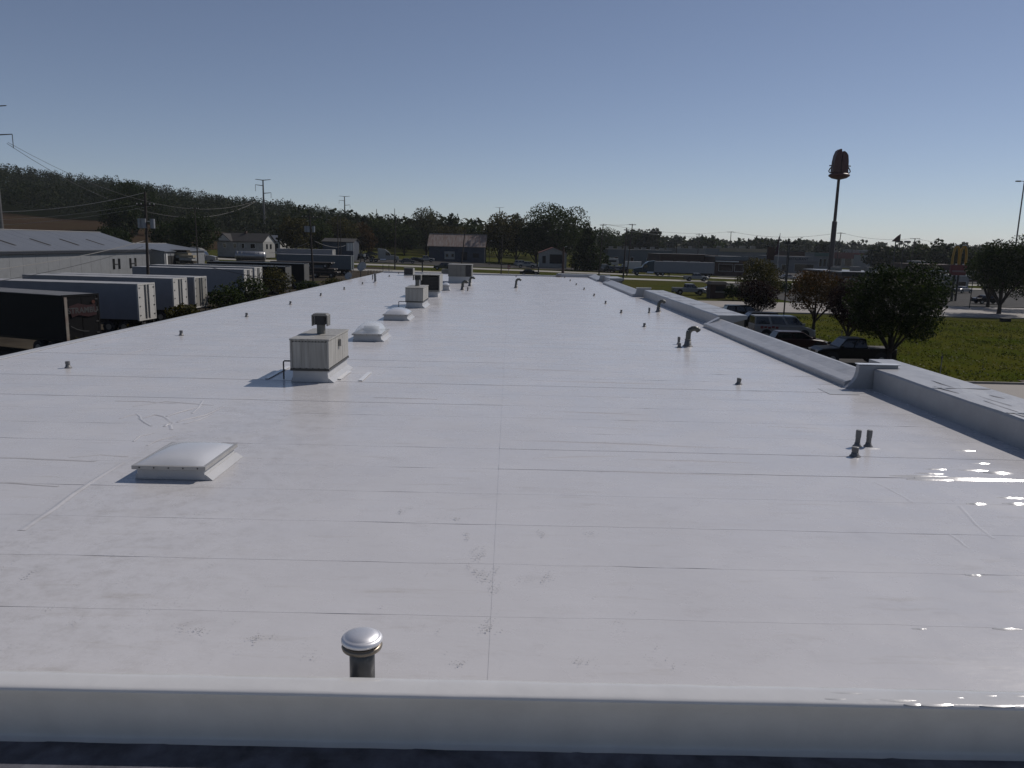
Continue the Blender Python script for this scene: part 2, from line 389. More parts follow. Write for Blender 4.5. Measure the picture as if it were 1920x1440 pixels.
# puckers lifted along the laps by the right parapet: their camera-side slopes catch the sun
def pucker(px0, px1, py, h=.03):
    if px1 - px0 < 40: px0 -= 10; px1 += 10; h *= .62
    a, b = rpt(px0, py), rpt(px1, py + (px1-px0)*.024); n = 9; V = []; F = []
    for i in range(n):
        f = i/(n-1); k = max(.12, math.sin(math.pi*f))**.6 * h*rr.uniform(.85,1.1); x = a[0]+(b[0]-a[0])*f; y = a[1]+(b[1]-a[1])*f + rr.uniform(-.006,.006)
        V += [(x, y-2.05*k, .006), (x, y-1.95*k, .006+.042*k), (x, y-.40*k, .006+.69*k), (x, y, .006+.80*k), (x, y+2.4*k, .006)]
    for i in range(n-1):
        for q in range(4): F.append((i*5+q, (i+1)*5+q, (i+1)*5+q+1, i*5+q+1))
    bpart('membrane_pucker', MB().add(V, F), M_gloss, smooth=True)
for q in [(1668,1790,893,.045),(1715,1925,897,.055),(1700,1800,899,.03),(1795,1818,845,.04),(1725,1760,888,.04),(1742,1764,880,.035),(1808,1842,882,.04),(1845,1900,887,.05),(1822,1840,945,.04),(1890,1920,945,.05),(1880,1915,934,.04),(1820,1834,1079,.03),(1600,1650,841,.03),(1830,1846,869,.02),(1720,1727,1180,.015),(1872,1906,1180,.03)]: pucker(*q)

# curb along the near edge, with its wall down to the lower roof
def strip(name, prof, wob, m, n=80):
    V = []; F = []; k = len(prof)
    for j in range(n+1):
        x = XL + (XR - XL)*j/n
        for i, (y, z) in enumerate(prof):
            w = rr.uniform(-1,1); V.append((x, y + w*wob[i]*.6, z + w*wob[i]))
    for j in range(n):
        for i in range(k-1): F.append((j*k+i, (j+1)*k+i, (j+1)*k+i+1, j*k+i+1))
    return bpart(name, MB().add(V, F), m, smooth=True)
strip('near_edge_cap', [(6.17,-.01),(6.135,.24),(6.128,.285),(6.11,.297),(6.04,.301),(5.95,.302),(5.90,.300),(5.872,.296),(5.859,.286),(5.855,.270)], [0,.002,.003,.004,.005,.005,.004,.002,.001,0], M_gloss)
strip('near_edge_wall', [(5.8545,.272),(5.8553,.262),(5.875,.225),(5.892,.10),(5.899,-.14),(5.898,-.160),(5.888,-.174),(5.83,-.180)], [0,0,.001,.001,.002,.004,.005,.002], mat('matte_wall_membrane', (.52,.51,.48), .6, var=.06, scale=2.5, bump=.15, bscale=5, k=1))
for q in range(16):                    # rucks in the cap where it was welded down
    x0 = 2.7 + q*.16 + rr.uniform(-.05,.05); L_ = rr.uniform(.12,.34); y = rr.choice([5.875, 5.885, 5.93, 5.98, 6.02]); h = rr.uniform(.004,.009); V = []; F = []
    for i in range(6):
        f = i/5; k = math.sin(math.pi*(.08+.84*f))*h; x = x0+L_*f
        V += [(x, y-3.3*k, .300), (x, y-.5*k, .300+.86*k), (x, y, .300+k), (x, y+1.5*k, .300)]
    for i in range(5):
        for p in range(3): F.append((i*4+p, (i+1)*4+p, (i+1)*4+p+1, i*4+p+1))
    bpart('cap_ruck', MB().add(V, F), M_gloss, smooth=True)
bpart('lower_roof', MB().box(-24, 22, -24, 5.90, -.5, -.186), M_lower)
bpart('grime_shade_strip', MB().box(-16.3, 10.8, 5.40, 5.88, -.185, -.181), mat('grime_and_shade', (.085,.085,.10), .6, var=.6, scale=3.5, bump=.2, bscale=7, k=1))  # grime along the wall, its colour also darkened to carry the wall's shadow
bpart('lower_wall', MB().box(-23.9, 21.9, -23.9, 5.8, -4, -.51), M_blkwall)
# left drip edge, far curb
bpart('drip_edge', MB().prism([(XL-.16,-.30),(XL-.14,-.30),(XL-.12,.03),(XL+.22,.028),(XL+.24,.012),(XL-.1,-.02)], 'y', YN, YF+.4), M_flash)
bpart('far_curb', MB().prism([(YF,-.01),(YF+.06,.15),(YF+.1,.17),(YF+.4,.17),(YF+.42,-.3),(YF+.38,-.3)], 'x', XL, 6.2), M_flash)
bpart('far_curb', MB().prism([(YF-.02,-.01),(YF+.02,.40),(YF+.06,.42),(YF+.9,.42),(YF+.9,-.5),(YF+.1,-.5)], 'x', 6.25, XR+.4), M_flash)
bpart('overflow_scupper', MB().tube([(6.0,YF-.35,.22),(6.6,YF-.35,.22)], [.2,.2], 10), M_galv)
# right parapet: high storefront bays and low canted runs between them
def high_bay(y0, y1):
    bpart('storefront_wall', MB().box(10.87, 12.28, y0+.06, y1-.02, -3.95, .56), M_beige)
    V = []; F = []; n = int((y1-y0)/1.2)+1
    pr = [(10.84,-.01),(10.85,.58),(10.88,.63),(11.4,.635),(12.0,.64),(12.38,.645),(12.41,.62),(12.41,.46)]
    for j in range(n+1):
        for i, (x, z) in enumerate(pr):
            w = rr.uniform(-1,1); V.append((x + (w*.012 if i in (0,1) else 0), y0 + (y1-y0)*j/n, z + (w*.014 if i in (2,3,4) else 0)))
    k = len(pr)
    for j in range(n):
        for i in range(k-1): F.append((j*k+i, (j+1)*k+i, (j+1)*k+i+1, j*k+i+1))
    F += [tuple(range(k))[::-1], tuple(n*k+i for i in range(k))]
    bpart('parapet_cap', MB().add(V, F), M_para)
    for q in range(int((y1-y0)/3)):
        yq = y0 + 3*q + 1.5
        bpart('cap_seam', MB().box(10.9, 12.37, yq, yq+.09, .650, .654), M_para)
def low_run(y0, y1):
    V = []; F = []; n = int((y1-y0)/.8)+1
    pr = [(10.13,-.01),(10.13,.17),(10.17,.20),(10.5,.29),(10.88,.42),(10.93,.435),(11.05,.43),(11.06,.28)]
    for j in range(n+1):
        for i, (x, z) in enumerate(pr):
            w = rr.uniform(-1,1); V.append((x, y0 + (y1-y0)*j/n, z + (w*.012 if i in (3,4) else 0)))
    k = len(pr)
    for j in range(n):
        for i in range(k-1): F.append((j*k+i, (j+1)*k+i, (j+1)*k+i+1, j*k+i+1))
    F += [tuple(range(k))[::-1], tuple(n*k+i for i in range(k))]
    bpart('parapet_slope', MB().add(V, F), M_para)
def divider(y):
    pr = [(10.04,-.01),(10.16,.09),(10.28,.20),(10.37,.34),(10.41,.50),(10.42,.71),(11.58,.73),(11.6,-.01)]
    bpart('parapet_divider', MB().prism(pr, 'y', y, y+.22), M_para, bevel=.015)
    bpart('divider_cap', MB().box(10.39, 11.62, y-.03, y+.25, .733, .755), M_patch)
high_bay(5.9, 22.55); divider(22.62); bpart('parapet_cap', MB().prism([(11.62,.30),(11.62,.64),(12.38,.645),(12.41,.62),(12.41,.30)], 'y', 22.56, 24.6), M_para); low_run(22.85, 40.1); high_bay(40.15, 62.6); divider(63.6); low_run(63.85, 84.6); high_bay(84.7, 89.6); divider(90.0); low_run(90.25, 100.6)
for y0, y1, lo, hi in ((6.5,22.3,10.95,12.3),(40.4,62,10.95,12.3)):
    for _ in range(18):
        y = rr.uniform(y0, y1-1.4); x = rr.uniform(lo, hi); L_ = rr.uniform(.4, 1.6); dx = rr.uniform(-.10,.10); hh = rr.uniform(.004,.011)
        V = []; F = []
        for i in range(6):
            f = i/5; k = math.sin(math.pi*(.06+.88*f)); xx = min(hi, max(lo, x + dx*f)); yy = y + L_*f
            V += [(xx-.05*k, yy, .644), (xx-.012*k, yy, .646+hh*k), (xx+.012*k, yy, .646+hh*k), (xx+.05*k, yy, .644)]
        for i in range(5):
            for q in range(3): F.append((i*4+q, (i+1)*4+q, (i+1)*4+q+1, i*4+q+1))
        bpart('cap_crease', MB().add(V, F), M_para, smooth=True)
# end return where the low run meets the high bay
for y in (39.7, 84.2): bpart('parapet_return', MB().prism([(10.13,-.01),(10.2,.18),(10.86,.55),(10.86,-.01)], 'y', y, y+.4), M_flash)
# footprints and scuffs trodden into the film of dirt
sv = []; sf = []
def scuff(cx, cy, wx, wy, n, s):
    for _ in range(n):
        x = cx + rr.gauss(0, wx); y = cy + rr.gauss(0, wy)
        if not (XL+1 < x < XR-1 and 6.8 < y < 60): continue
        a = rr.uniform(0, 6.3); r1, r2 = s*rr.uniform(.5,1.6), s*rr.uniform(.15,.5); b = len(sv)
        for t in (0, 1.4, 2.6, 3.9, 5.2):
            u, w = r1*math.cos(t)*rr.uniform(.7,1.2), r2*math.sin(t)*rr.uniform(.7,1.2)
            sv.append((x + u*math.cos(a) - w*math.sin(a), y + u*math.sin(a) + w*math.cos(a), .0265))
        sf.append(tuple(b+i for i in range(5)))
for px, py in [(754,962),(768,954),(836,972),(856,975),(875,1003),(876,1011),(886,1034),(883,1043),(905,1031),(906,1041),(899,1048),(881,1063),(896,1073),(911,1076),(912,1088),(930,1070),(928,1104),(928,1110),(915,1170),(908,1186),(912,1178),(1018,1003),(1104,1002),(982,1090),(1022,1092),(1028,1082),(1085,1240),(860,1250),(350,1185),(370,1186),(140,1170),(95,1142),(240,1180),(480,1200),(510,1195),(580,1235),(395,1255),(50,1080),(60,1025),(1100,1245)]:
    c = rpt(px, py); scuff(c[0], c[1], .04*rr.uniform(.6,1.5), .05*rr.uniform(.6,1.5), rr.randint(8,20), rr.uniform(.007,.014))
for _ in range(260):
    c = rpt(rr.uniform(0,1400), rr.uniform(720,1260)); scuff(c[0], c[1], rr.uniform(.03,.16), .04, rr.randint(1,6), rr.uniform(.004,.010))
for _ in range(90):
    t = rr.random(); scuff(-6.3 + rr.gauss(0,.5) + t*.6, 8.5 + 12*t, .3, .25, 4, .011)
o = bpart('dirt_scuffs', MB().add(sv, sf), M_scuff); o['kind'] = 'stuff'
# sealed patches by the first unit
for x, y in ((-4.95, 22.9), (-4.3, 22.75)):
    bpart('membrane_patch', MB().box(x, x+.12, y-.75, y+.75, .02, .035), M_patch)
bpart('membrane_patch', MB().box(9.2, 10.05, 21.6, 22.5, .012, .016), M_flash)
bpart('membrane_patch', MB().box(-7.0, -6.88, 22.0, 24.2, .02, .035), M_patch)

# ------------------------------------------------------------------ roof equipment
def skylight(x0, x1, y0, y1, hc, hd, label, clear=False):
    cx, cy = (x0+x1)/2, (y0+y1)/2; a, b = (x1-x0)/2, (y1-y0)/2
    t = thing('skylight', label, 'skylight', (cx, cy, 0), 0, 'domed skylights along the roof')
    MB().frustum((-a+.01,a+.02,-b+.02,b-.01), (-a+.03,a-.03,-b+.03,b-.03), .005, hc-.03).build('curb', M_flash, t, bevel=.02)
    MB().frustum((-a-.01,a+.12,-b+.03,b+.03), (-a+.01,a+.01,-b+.03,b+.0), .008, .10).build('flashing_skirt', M_flash, t)
    fr = MB()
    for q in ((-a-.03,a+.03,-b-.03,-b+.05), (-a-.03,a+.03,b-.05,b+.03), (-a-.03,-a+.05,-b+.05,b-.05), (a-.05,a+.03,-b+.05,b-.05)): fr.box(*q, hc-.028, hc+.035)
    fo = fr.build('frame', M_frame, t)
    for i in range(5):
        MB().tube([(-a+.1+i*(2*a-.2)/4, -b-.028, hc+.005), (-a+.1+i*(2*a-.2)/4, -b-.038, hc+.005)], .012, 6).build('screw', M_black, fo)
    n = 14; V = []; F = []
    for j in range(n+1):
        for i in range(n+1):
            u, v = -1+2*i/n, -1+2*j/n
            z = ((1-abs(u)**2.6)*(1-abs(v)**2.6))**.62 * hd
            V.append((u*(a-.02), v*(b-.02), hc+.036+z))
    for j in range(n):
        for i in range(n): F.append((j*(n+1)+i, j*(n+1)+i+1, (j+1)*(n+1)+i+1, (j+1)*(n+1)+i))
    MB().add(V, F).build('dome', M_clear if clear else M_dome, t, smooth=True)
    if clear:
        MB().box(-a*.55, a*.55, b*.1, b*.16, hc, hc+hd*.6).build('inner_baffle', M_frame, t)
    return t
skylight(-6.15, -4.99, 12.38, 13.86, .22, .13, 'nearest skylight, frosted white dome on a low white curb')
skylight(-6.27, -5.12, 31.0, 33.0, .28, .40, 'clear see-through skylight dome just beyond the unit with the chimney', True)
skylight(-6.44, -5.2, 39.7, 41.9, .28, .26, 'frosted skylight third in the row, in front of the second rooftop unit')
skylight(-5.75, -5.1, 65.9, 67.2, .42, .2, 'smallest skylight, tucked right of the tall dark hood unit')

def chimney(t, x, y, z0, z1, r):
    MB().tube([(x,y,z0-.02),(x,y,z1-.28)], r, 14).build('flue', M_unitgr, t, smooth=False)
    MB().box(x-r*1.15, x+r*1.15, y-r*1.15, y+r*1.15, z1-.30, z1-.03).build('flue_hood', M_unitdk, t)
    for s in (-1, 1):
        MB().box(x+s*r*1.75-.015, x+s*r*1.75+.015, y-r*1.5, y+r*1.5, z1-.33, z1-.03).build('wind_baffle', M_unitgr, t)
    MB().frustum((x-r*1.95,x+r*1.95,y-r*1.8,y+r*1.8), (x-r*1.4,x+r*1.4,y-r*1.3,y+r*1.3), z1-.03, z1+.03).build('cap', M_unitgr, t)

def heater(x0, x1, y0, y1, hc, ht, label, chim, big):
    cx, cy = (x0+x1)/2, (y0+y1)/2; a, b = (x1-x0)/2, (y1-y0)/2
    t = thing('rooftop_unit', label, 'rooftop unit', (cx, cy, 0), 0, 'heating units on the roof')
    MB().frustum((-a+.03,a-.02,-b+.03,b-.03), (-a+.05,a-.05,-b+.04,b-.05), .005, hc).build('curb', M_flash, t, bevel=.02)
    MB().frustum((-a-.01,a+.13,-b+.05,b+.08), (-a+.02,a-.02,-b+.05,b-.03), .008, .13).build('flashing_skirt', M_flash, t)
    MB().box(-a+.02, a-.02, -b+.02, b-.02, hc+.001, ht-.04).build('body', M_unit, t)
    MB().box(-a-.01, a+.01, -b-.01, b+.01, hc-.03, hc+.035).build('base_rail', M_pipe, t)
    MB().box(-a+.05, a-.05, -b-.002, -b+.02, hc+.04, ht-.09).build('end_panel', M_unit, t, bevel=.006)
    for s in (-1, 1): MB().box(s*(a-.02)-.025, s*(a-.02)+.025, -b-.008, -b+.03, hc+.04, ht-.05).build('corner_post', M_unit, t)
    k = 3; w = (2*b-.06)/k
    for i in range(k):
        MB().box(a-.02, a+.003, -b+.03+i*w+.012, -b+.03+(i+1)*w-.012, hc+.05, ht-.06).build('side_panel', M_unit, t, bevel=.005)
        MB().box(-a-.003, -a+.02, -b+.03+i*w+.012, -b+.03+(i+1)*w-.012, hc+.05, ht-.06).build('side_panel', M_unit, t, bevel=.005)
        MB().box(-a-.02, a+.02, -b-.02+i*(2*b+.04)/k+.006, -b-.02+(i+1)*(2*b+.04)/k-.006, ht-.045, ht+(.0 if i != 1 else .006)).build('lid_panel', M_unit, t, bevel=.006)
    if big:
        for i in range(11):
            MB().box(-a+.08+i*(2*a-.16)/10-.012, -a+.08+i*(2*a-.16)/10+.012, -b-.014, -b-.002, ht-.085, ht-.06).build('screw', M_black, t)
        for i in range(6):
            MB().box(-a+.1+i*(2*a-.2)/5-.012, -a+.1+i*(2*a-.2)/5+.012, -b-.022, -b-.010, hc+.03, hc+.055).build('screw', M_black, t)
        MB().box(a+.004, a+.09, -.1, .08, ht-.35, ht-.14).build('disconnect_box', M_unit, t, bevel=.01)
    p = [(-a-.30,-b+.35,.02),(-a-.30,-b+.35,hc+.16),(-a-.27,-b+.35,hc+.19),(-a+.03,-b+.35,hc+.19)] if big else [(-a-.45,-b+.3,.02),(-a-.45,-b+.3,.34),(-a-.42,-b+.3,.37),(-a+.05,-b+.3,.37)]
    MB().tube(p, .022, 8).build('gas_pipe', M_pipe, t)
    chimney(t, *chim)
    return t
heater(-6.13, -5.05, 21.6, 24.3, .37, 1.25, 'cream metal rooftop unit with a chimney, nearest unit to the camera', (.03, -.05, 1.25, 1.83, .125), True)
heater(-6.36, -5.28, 47.6, 50.7, .38, 1.26, 'pale rooftop unit with flue, in front of the dark hood unit', (-.02, .3, 1.26, 1.95, .14), False)
# dark hooded condenser behind it
t = thing('hooded_rooftop_unit', 'tall dark open-fronted rooftop unit behind the second pale unit', 'rooftop unit', (-5.9, 59, 0))
MB().frustum((-.6,.6,-1.2,1.2), (-.58,.58,-1.18,1.1), .005, .42).build('curb', M_flash, t)
MB().box(-.68, .68, -1.05, 1.3, .42, 1.52).build('coil_box', M_unitdk, t)
for s in (-1, 1): MB().box(s*.70-.03, s*.70+.03, -1.3, 1.3, .40, 1.60).build('side_panel', M_unit, t)
MB().box(-.74, .74, -1.34, 1.34, 1.60, 1.65).build('lid', M_unit, t)
MB().box(-.66, .66, -1.28, -1.22, .40, .52).build('bottom_rail', M_unitgr, t)
for i in range(9): MB().box(-.64, .64, -1.12, -1.06, .58+i*.11, .60+i*.11).build('louvre', M_pipe, t)
# big unit at the far end
t = thing('packaged_rooftop_unit', 'widest grey rooftop unit near the far edge, with dark coil bay at right', 'rooftop unit', (-5.05, 80.2, 0))
MB().frustum((-1.16,1.16,-1.12,1.2), (-1.14,1.14,-1.1,1.1), .005, .66).build('curb', M_flash, t)
MB().box(-1.18, .58, -1.2, 1.2, .66, 1.84).build('cabinet', M_unitgr, t, bevel=.01)
for x in (-.32, .1): MB().box(x-.008, x+.008, -1.205, -1.199, .7, 1.8).build('panel_joint', M_pipe, t)
MB().box(.60, 1.12, -1.16, 1.16, .68, 1.80).build('coil_bay', M_unitdk, t)
MB().box(1.12, 1.20, -1.2, 1.2, .66, 1.84).build('end_post', M_unitgr, t)
MB().box(-1.22, 1.24, -1.24, 1.24, 1.842, 1.88).build('lid', M_unit, t)
MB().box(-1.9, -1.2, -.6, .7, .9, 1.35).build('outside_air_hood', M_unitgr, t)
for i in range(2): MB().box(-2.1, -1.1, -1.15+i*.45, -1.05+i*.45, .02, .14).build('pipe_sleeper', M_flash, t)
t = thing('condensing_unit', 'small dark condenser box alone at the far left of the roof', 'rooftop unit', (-12.2, 94.6, 0))
MB().box(-.52, .50, -.6, .6, .12, .86).build('coil_box', M_unitdk, t)
MB().box(-.6, .56, -.68, .68, .86, .92).build('lid', M_unitgr, t); MB().box(.52, .60, -.65, .65, .10, .855).build('side_panel', M_unit, t)
for s in (-1, 1): MB().box(-.55, .55, s*.45-.06, s*.45+.06, .02, .12).build('sleeper', M_flash, t)
for i in range(6): MB().box(-.5, .48, -.615, -.602, .2+i*.11, .22+i*.11).build('louvre', M_pipe, t)

# near capped vent
t = thing('capped_flue', 'round silver capped vent pipe standing at the near roof edge', 'vent', (-1.265, 6.50, 0))
MB().tube([(0,0,.005),(0,0,.43)], .114, 28).build('pipe', mat('dark_flue', (.10,.105,.11), .4, metal=.4, var=.15), t, smooth=True)
MB().lathe([(.12,.345),(.150,.348),(.178,.362),(.184,.382),(.176,.402),(.13,.408)], 40).build('collar', mat('bronze_rim', (.30,.26,.21), .4, metal=.7), t, smooth=True)
MB().lathe([(.13,.418),(.176,.424),(.187,.436),(.186,.452),(.177,.466),(.161,.478),(.153,.476),(.146,.485),(.10,.502),(.05,.508),(.001,.510)], 44).build('cap', M_alu, t, smooth=True)

def vent(x, y, h, r, label, group, m=None):
    t = thing('vent_pipe', label, 'vent pipe', (x, y, 0), 0, group)
    t.rotation_euler = (rr.uniform(-.04,.04), rr.uniform(-.04,.04), rr.uniform(0, 6))
    MB().lathe([(r*1.9,.010),(r*1.7,.022),(r*1.25,.045),(r*1.12,.09)], 12).build('boot', M_boot, t, smooth=True)
    MB().lathe([(r,.02),(r,h*.55),(r*1.12,h*.56),(r*1.12,h*.97),(r*.95,h)], 12).build('pipe', m or M_boot, t)
    return t
ORD = ['nearest','second','third','fourth','fifth','sixth','seventh','eighth','ninth','tenth','eleventh','twelfth']
for i, (x, y) in enumerate([(6.96,14.9),(6.98,22.94),(7.0,31.38),(6.95,39.45),(6.91,47.55),(6.88,55.2),(6.94,63.5),(6.96,72.4),(6.91,80.5),(6.96,89.4),(6.94,98.0)]):
    vent(x, y, .2, .06, f'{ORD[i]} short vent in the row along the right side of the roof', 'short vents in the right row')
for i, (x, y) in enumerate([(-13.29,23.14),(-13.41,31.6),(-13.5,39.87),(-13.55,48.1),(-13.62,56.2),(-13.6,64.15),(-13.7,72.7),(-13.8,89.5),(-14.0,98.6)]):
    vent(x, y, .21, .06, f'{ORD[i]} short vent in the row along the left edge of the roof', 'short vents in the left row')
vent(7.36, 15.7, .36, .05, 'left of the paired tall vent pipes by the right parapet', 'paired pipes')
vent(7.60, 15.72, .36, .05, 'right of the paired tall vent pipes by the right parapet', 'paired pipes')
vent(7.22, 32.5, .32, .055, 'thin tall vent just left of the large gooseneck', 'thin tall vents')
vent(8.71, 48.0, .34, .055, 'thin tall vent left of the second gooseneck by the parapet', 'thin tall vents')
vent(-14.45, 82.3, .5, .05, 'slim pipe beside the thick upright stack at the far left', 'far pipes')
vent(-3.55, 66.6, .3, .06, 'short pipe under the twin goosenecks at mid roof', 'far pipes')
vent(.83, 97.9, .16, .06, 'tiny vent by the far edge at the middle of the roof', 'far pipes')
t = thing('vent_stack', 'thick upright grey stack near the far left roof corner', 'vent pipe', (-13.1, 76.1, 0))
MB().lathe([(.3,.012),(.22,.04),(.12,.12)], 14).build('boot', M_flash, t); MB().tube([(0,0,.02),(-.03,0,.85)], .11, 14).build('pipe', M_boot, t); MB().lathe([(.13,.84),(.15,.86),(.15,.90),(.02,.95)], 14, (-.03,0,0)).build('cap', M_boot, t)

M_goose = mat('gooseneck_grey', (.13,.135,.12), .45, metal=.4, var=.2, scale=5)
def gooseneck(x, y, h, r, label, ang=0):
    t = thing('gooseneck_vent', label, 'vent', (x, y, 0), ang, 'gooseneck vents on the roof')
    R = .225*h/.84; hb = h - R - r
    MB().lathe([(r*2.1,.012),(r*1.9,.03),(r*1.45,.08),(r*1.15,hb*.55)], 16).build('flashing_cone', M_flash if h < .5 else M_boot, t, smooth=True)
    MB().lathe([(r*1.25,hb*.52),(r*1.3,hb*.54),(r*1.3,hb*.58),(r*1.2,hb*.6)], 16).build('storm_collar', M_boot, t)
    pts = [(0,0,.02),(0,0,hb)]
    o = MB().tube(pts, r, 14).build('pipe', M_goose, t)
    for k in range(5):                         # gored elbow
        a0, a1 = math.pi*.82*k/5, math.pi*.82*(k+1)/5
        p = lambda a: (R - R*math.cos(a), 0, hb + R*math.sin(a))
        MB().tube([p(a0), p((a0+a1)/2), p(a1)], [r*1.0, r*1.03, r*1.0], 14, cap=(k == 4)).build('elbow_gore', M_goose, t)
    return t
gooseneck(7.45, 31.85, .86, .105, 'large gooseneck vent nearest the low parapet at right')
gooseneck(9.49, 49.1, .78, .10, 'gooseneck vent close against the tall parapet')
gooseneck(.62, 72.6, .92, .105, 'lone gooseneck vent in the middle of the far roof')
gooseneck(-4.05, 67.4, .86, .12, 'front one of the twin goosenecks right of the rooftop units')
gooseneck(-3.75, 74.0, .92, .11, 'rear one of the twin goosenecks right of the rooftop units')

# satellite dishes on the left roof edge
M_dish = mat('dish_grey', (.45,.45,.44), .5, var=.08)
def dish(p, r, label, yaw):
    t = thing('satellite_dish', label, 'satellite dish', p, yaw, 'dishes at the roof edge')
    pr = [(.001,-.12*r),(r*.35,-.10*r),(r*.7,0),(r,.16*r),(r*1.01,.18*r),(r*.7,.03*r),(r*.35,-.075*r),(.001,-.09*r)]
    o = MB().lathe(pr, 22).build('reflector', M_dish, t, smooth=True); o.rotation_euler = (math.radians(62), 0, math.radians(-35))
    MB().tube([(0,.02,-.05),(.1,.12,-.12),(.36,.14,-.42)], .025, 6).build('mount', M_pipe, t)
    MB().tube([(0,-.1*r,-r*.8),(.25*r,-.85*r,-.15*r)], .014, 6).build('feed_arm', M_pipe, t); MB().box(.2*r,.34*r,-.95*r,-.8*r,-.2*r,-.06*r).build('receiver', M_frame, t)
pp = at(672, 500, 88)
t = thing('antenna_mast', 'dark slim mast holding the satellite dishes at the left roof edge', 'mast', (-16.85, 88.3, -.4))
MB().tube([(0,0,0),(.05,0,3.4)], [.06,.045], 8).build('pole', M_black, t); MB().tube([(.05,0,1.2),(.3,-.2,1.4)], .03, 6).build('bracket', M_pipe, t)
dish((-16.6, 87.9, 1.12), .56, 'larger grey satellite dish higher on the mast', .25)
dish((-16.75, 81.2, .35), .42, 'smaller satellite dish low beside the roof edge', .3)

# ------------------------------------------------------------------ trees and plants
LM = {
 'green': leafmat('leaves_green', (.010,.021,.005), (.034,.050,.011)),
 'olive': leafmat('leaves_olive', (.018,.021,.005), (.060,.054,.014)),
 'dark': leafmat('leaves_dark', (.008,.016,.004), (.022,.036,.008)),
 'purple': leafmat('leaves_purple', (.009,.005,.006), (.024,.011,.011)),
 'rust': leafmat('leaves_rust', (.024,.016,.005), (.060,.034,.011)),
 'pale': leafmat('leaves_pale', (.020,.027,.011), (.060,.065,.030)),
 'gold': leafmat('leaves_gold', (.018,.022,.005), (.11,.075,.012)),
 'forest': leafmat('leaves_forest', (.008,.015,.005), (.019,.027,.008), .13),
}
M_bark = mat('bark', (.045,.035,.028), .9, var=.3, scale=6, bump=.5, stretch=(3,3,.6))

def leaves(rs, pts, nrm, size, jit=.35):
    n = len(pts); a = rs.normal(size=(n,3)) + nrm*.8; a /= np.linalg.norm(a, axis=1)[:,None] + 1e-9
    h = rs.normal(size=(n,3)); u = np.cross(a, h); u /= np.linalg.norm(u, axis=1)[:,None] + 1e-9; w = np.cross(a, u)
    s = size*rs.uniform(.55, 1.35, n)[:,None]; l = s*rs.uniform(.5,.9,n)[:,None]
    v = np.stack([pts - u*s, pts + w*l, pts + u*s, pts - w*l], 1).reshape(-1,3)
    return v, np.arange(4*n).reshape(n,4)

def crown_points(rs, blobs, n):
    vol = np.array([(b[3]*b[4]*b[5])**.72 for b in blobs]); c = rs.choice(len(blobs), n, p=vol/vol.sum()); B = np.array(blobs)[c]
    d = rs.normal(size=(n,3)); d /= np.linalg.norm(d, axis=1)[:,None]
    r = .45 + .55*rs.uniform(size=n)**.6
    return B[:,:3] + d*B[:,3:]*r[:,None], d

def tree(name, label, x, y, h, w, kind, seed, trunk=.25, n=1500, leaf=.3, base=None, shape='round', lean=0, group='trees', limbs=5, lumps=13, cat='tree'):
    rs = np.random.RandomState(seed); r = random.Random(seed)
    z0 = gzf(x, y) if base is None else base
    t = thing(name, label, cat, (x, y, z0), 0, group)
    zc0 = h*trunk; ch = h - zc0; blobs = []
    if shape == 'cone':
        for k in range(9):
            f = k/8; rad = w/2*(1-f*.9)
            for q in range(4 if f < .8 else 1):
                a = r.uniform(0, 6.3); blobs.append((math.cos(a)*rad*.45, math.sin(a)*rad*.45, zc0 + ch*(.06+.86*f), rad*.6+.15, rad*.6+.15, ch*.09+.1))
    else:
        blobs.append((0, 0, zc0 + ch*.5, w*.28, w*.28, ch*.36))
        for k in range(lumps):
            a = 2*math.pi*(k*.618) + r.uniform(-.4,.4); e = -0.75 + 1.7*((k+.5)/lumps)
            ce = math.sqrt(max(0, 1-min(1,abs(e))**2))
            rr_ = r.uniform(.7, 1.05); q = w*r.uniform(.13,.22)
            if shape == 'wide': ce *= 1.0
            blobs.append((math.cos(a)*ce*w*.33*rr_, math.sin(a)*ce*w*.33*rr_, zc0 + ch*(.5 + .36*e*r.uniform(.85,1.05)), q, q, q*r.uniform(.6,.9)*min(1.3, ch/w+.2)))
    p, d = crown_points(rs, blobs, n); v, f = leaves(rs, p, d, leaf)
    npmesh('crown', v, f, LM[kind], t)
    mb = MB(); tr = max(.05, h*.022)
    mb.tube([(0,0,-.1),(lean*.3,0,zc0*.6),(lean*.6,0,zc0+ch*.15),(lean,0,zc0+ch*.55)], [tr*1.25, tr, tr*.8, tr*.25], 8)
    for k in range(limbs):
        a = 2*math.pi*k/limbs + r.uniform(-.5,.5); s = zc0*r.uniform(.75,1.1); rad = w*r.uniform(.22,.38)
        mb.tube([(lean*.4,0,s),(math.cos(a)*rad*.45+lean*.5, math.sin(a)*rad*.45, s+ch*.22),(math.cos(a)*rad+lean*.5, math.sin(a)*rad, s+ch*.45)], [tr*.6, tr*.4, tr*.12], 6)
    mb.build('trunk', M_bark, t)
    return t

def ptree(label, px, pyt, pyb, wpx, Y, kind, seed, name='broadleaf_tree', drop=None, **k):
    """a tree surveyed from the photograph: crown top, width and distance give its real size"""
    c = at(px, pyt, Y); x = c.x; z = gzf(x, Y) if drop is None else drop
    h = max(2.5, c.z - z)*1.03; w = wpx*Y/FOC*1.22
    k.setdefault('n', 1400); k.setdefault('leaf', max(.16, Y*.0019))
    return tree(name, label, x, Y, h, w, kind, seed, base=z, **k)

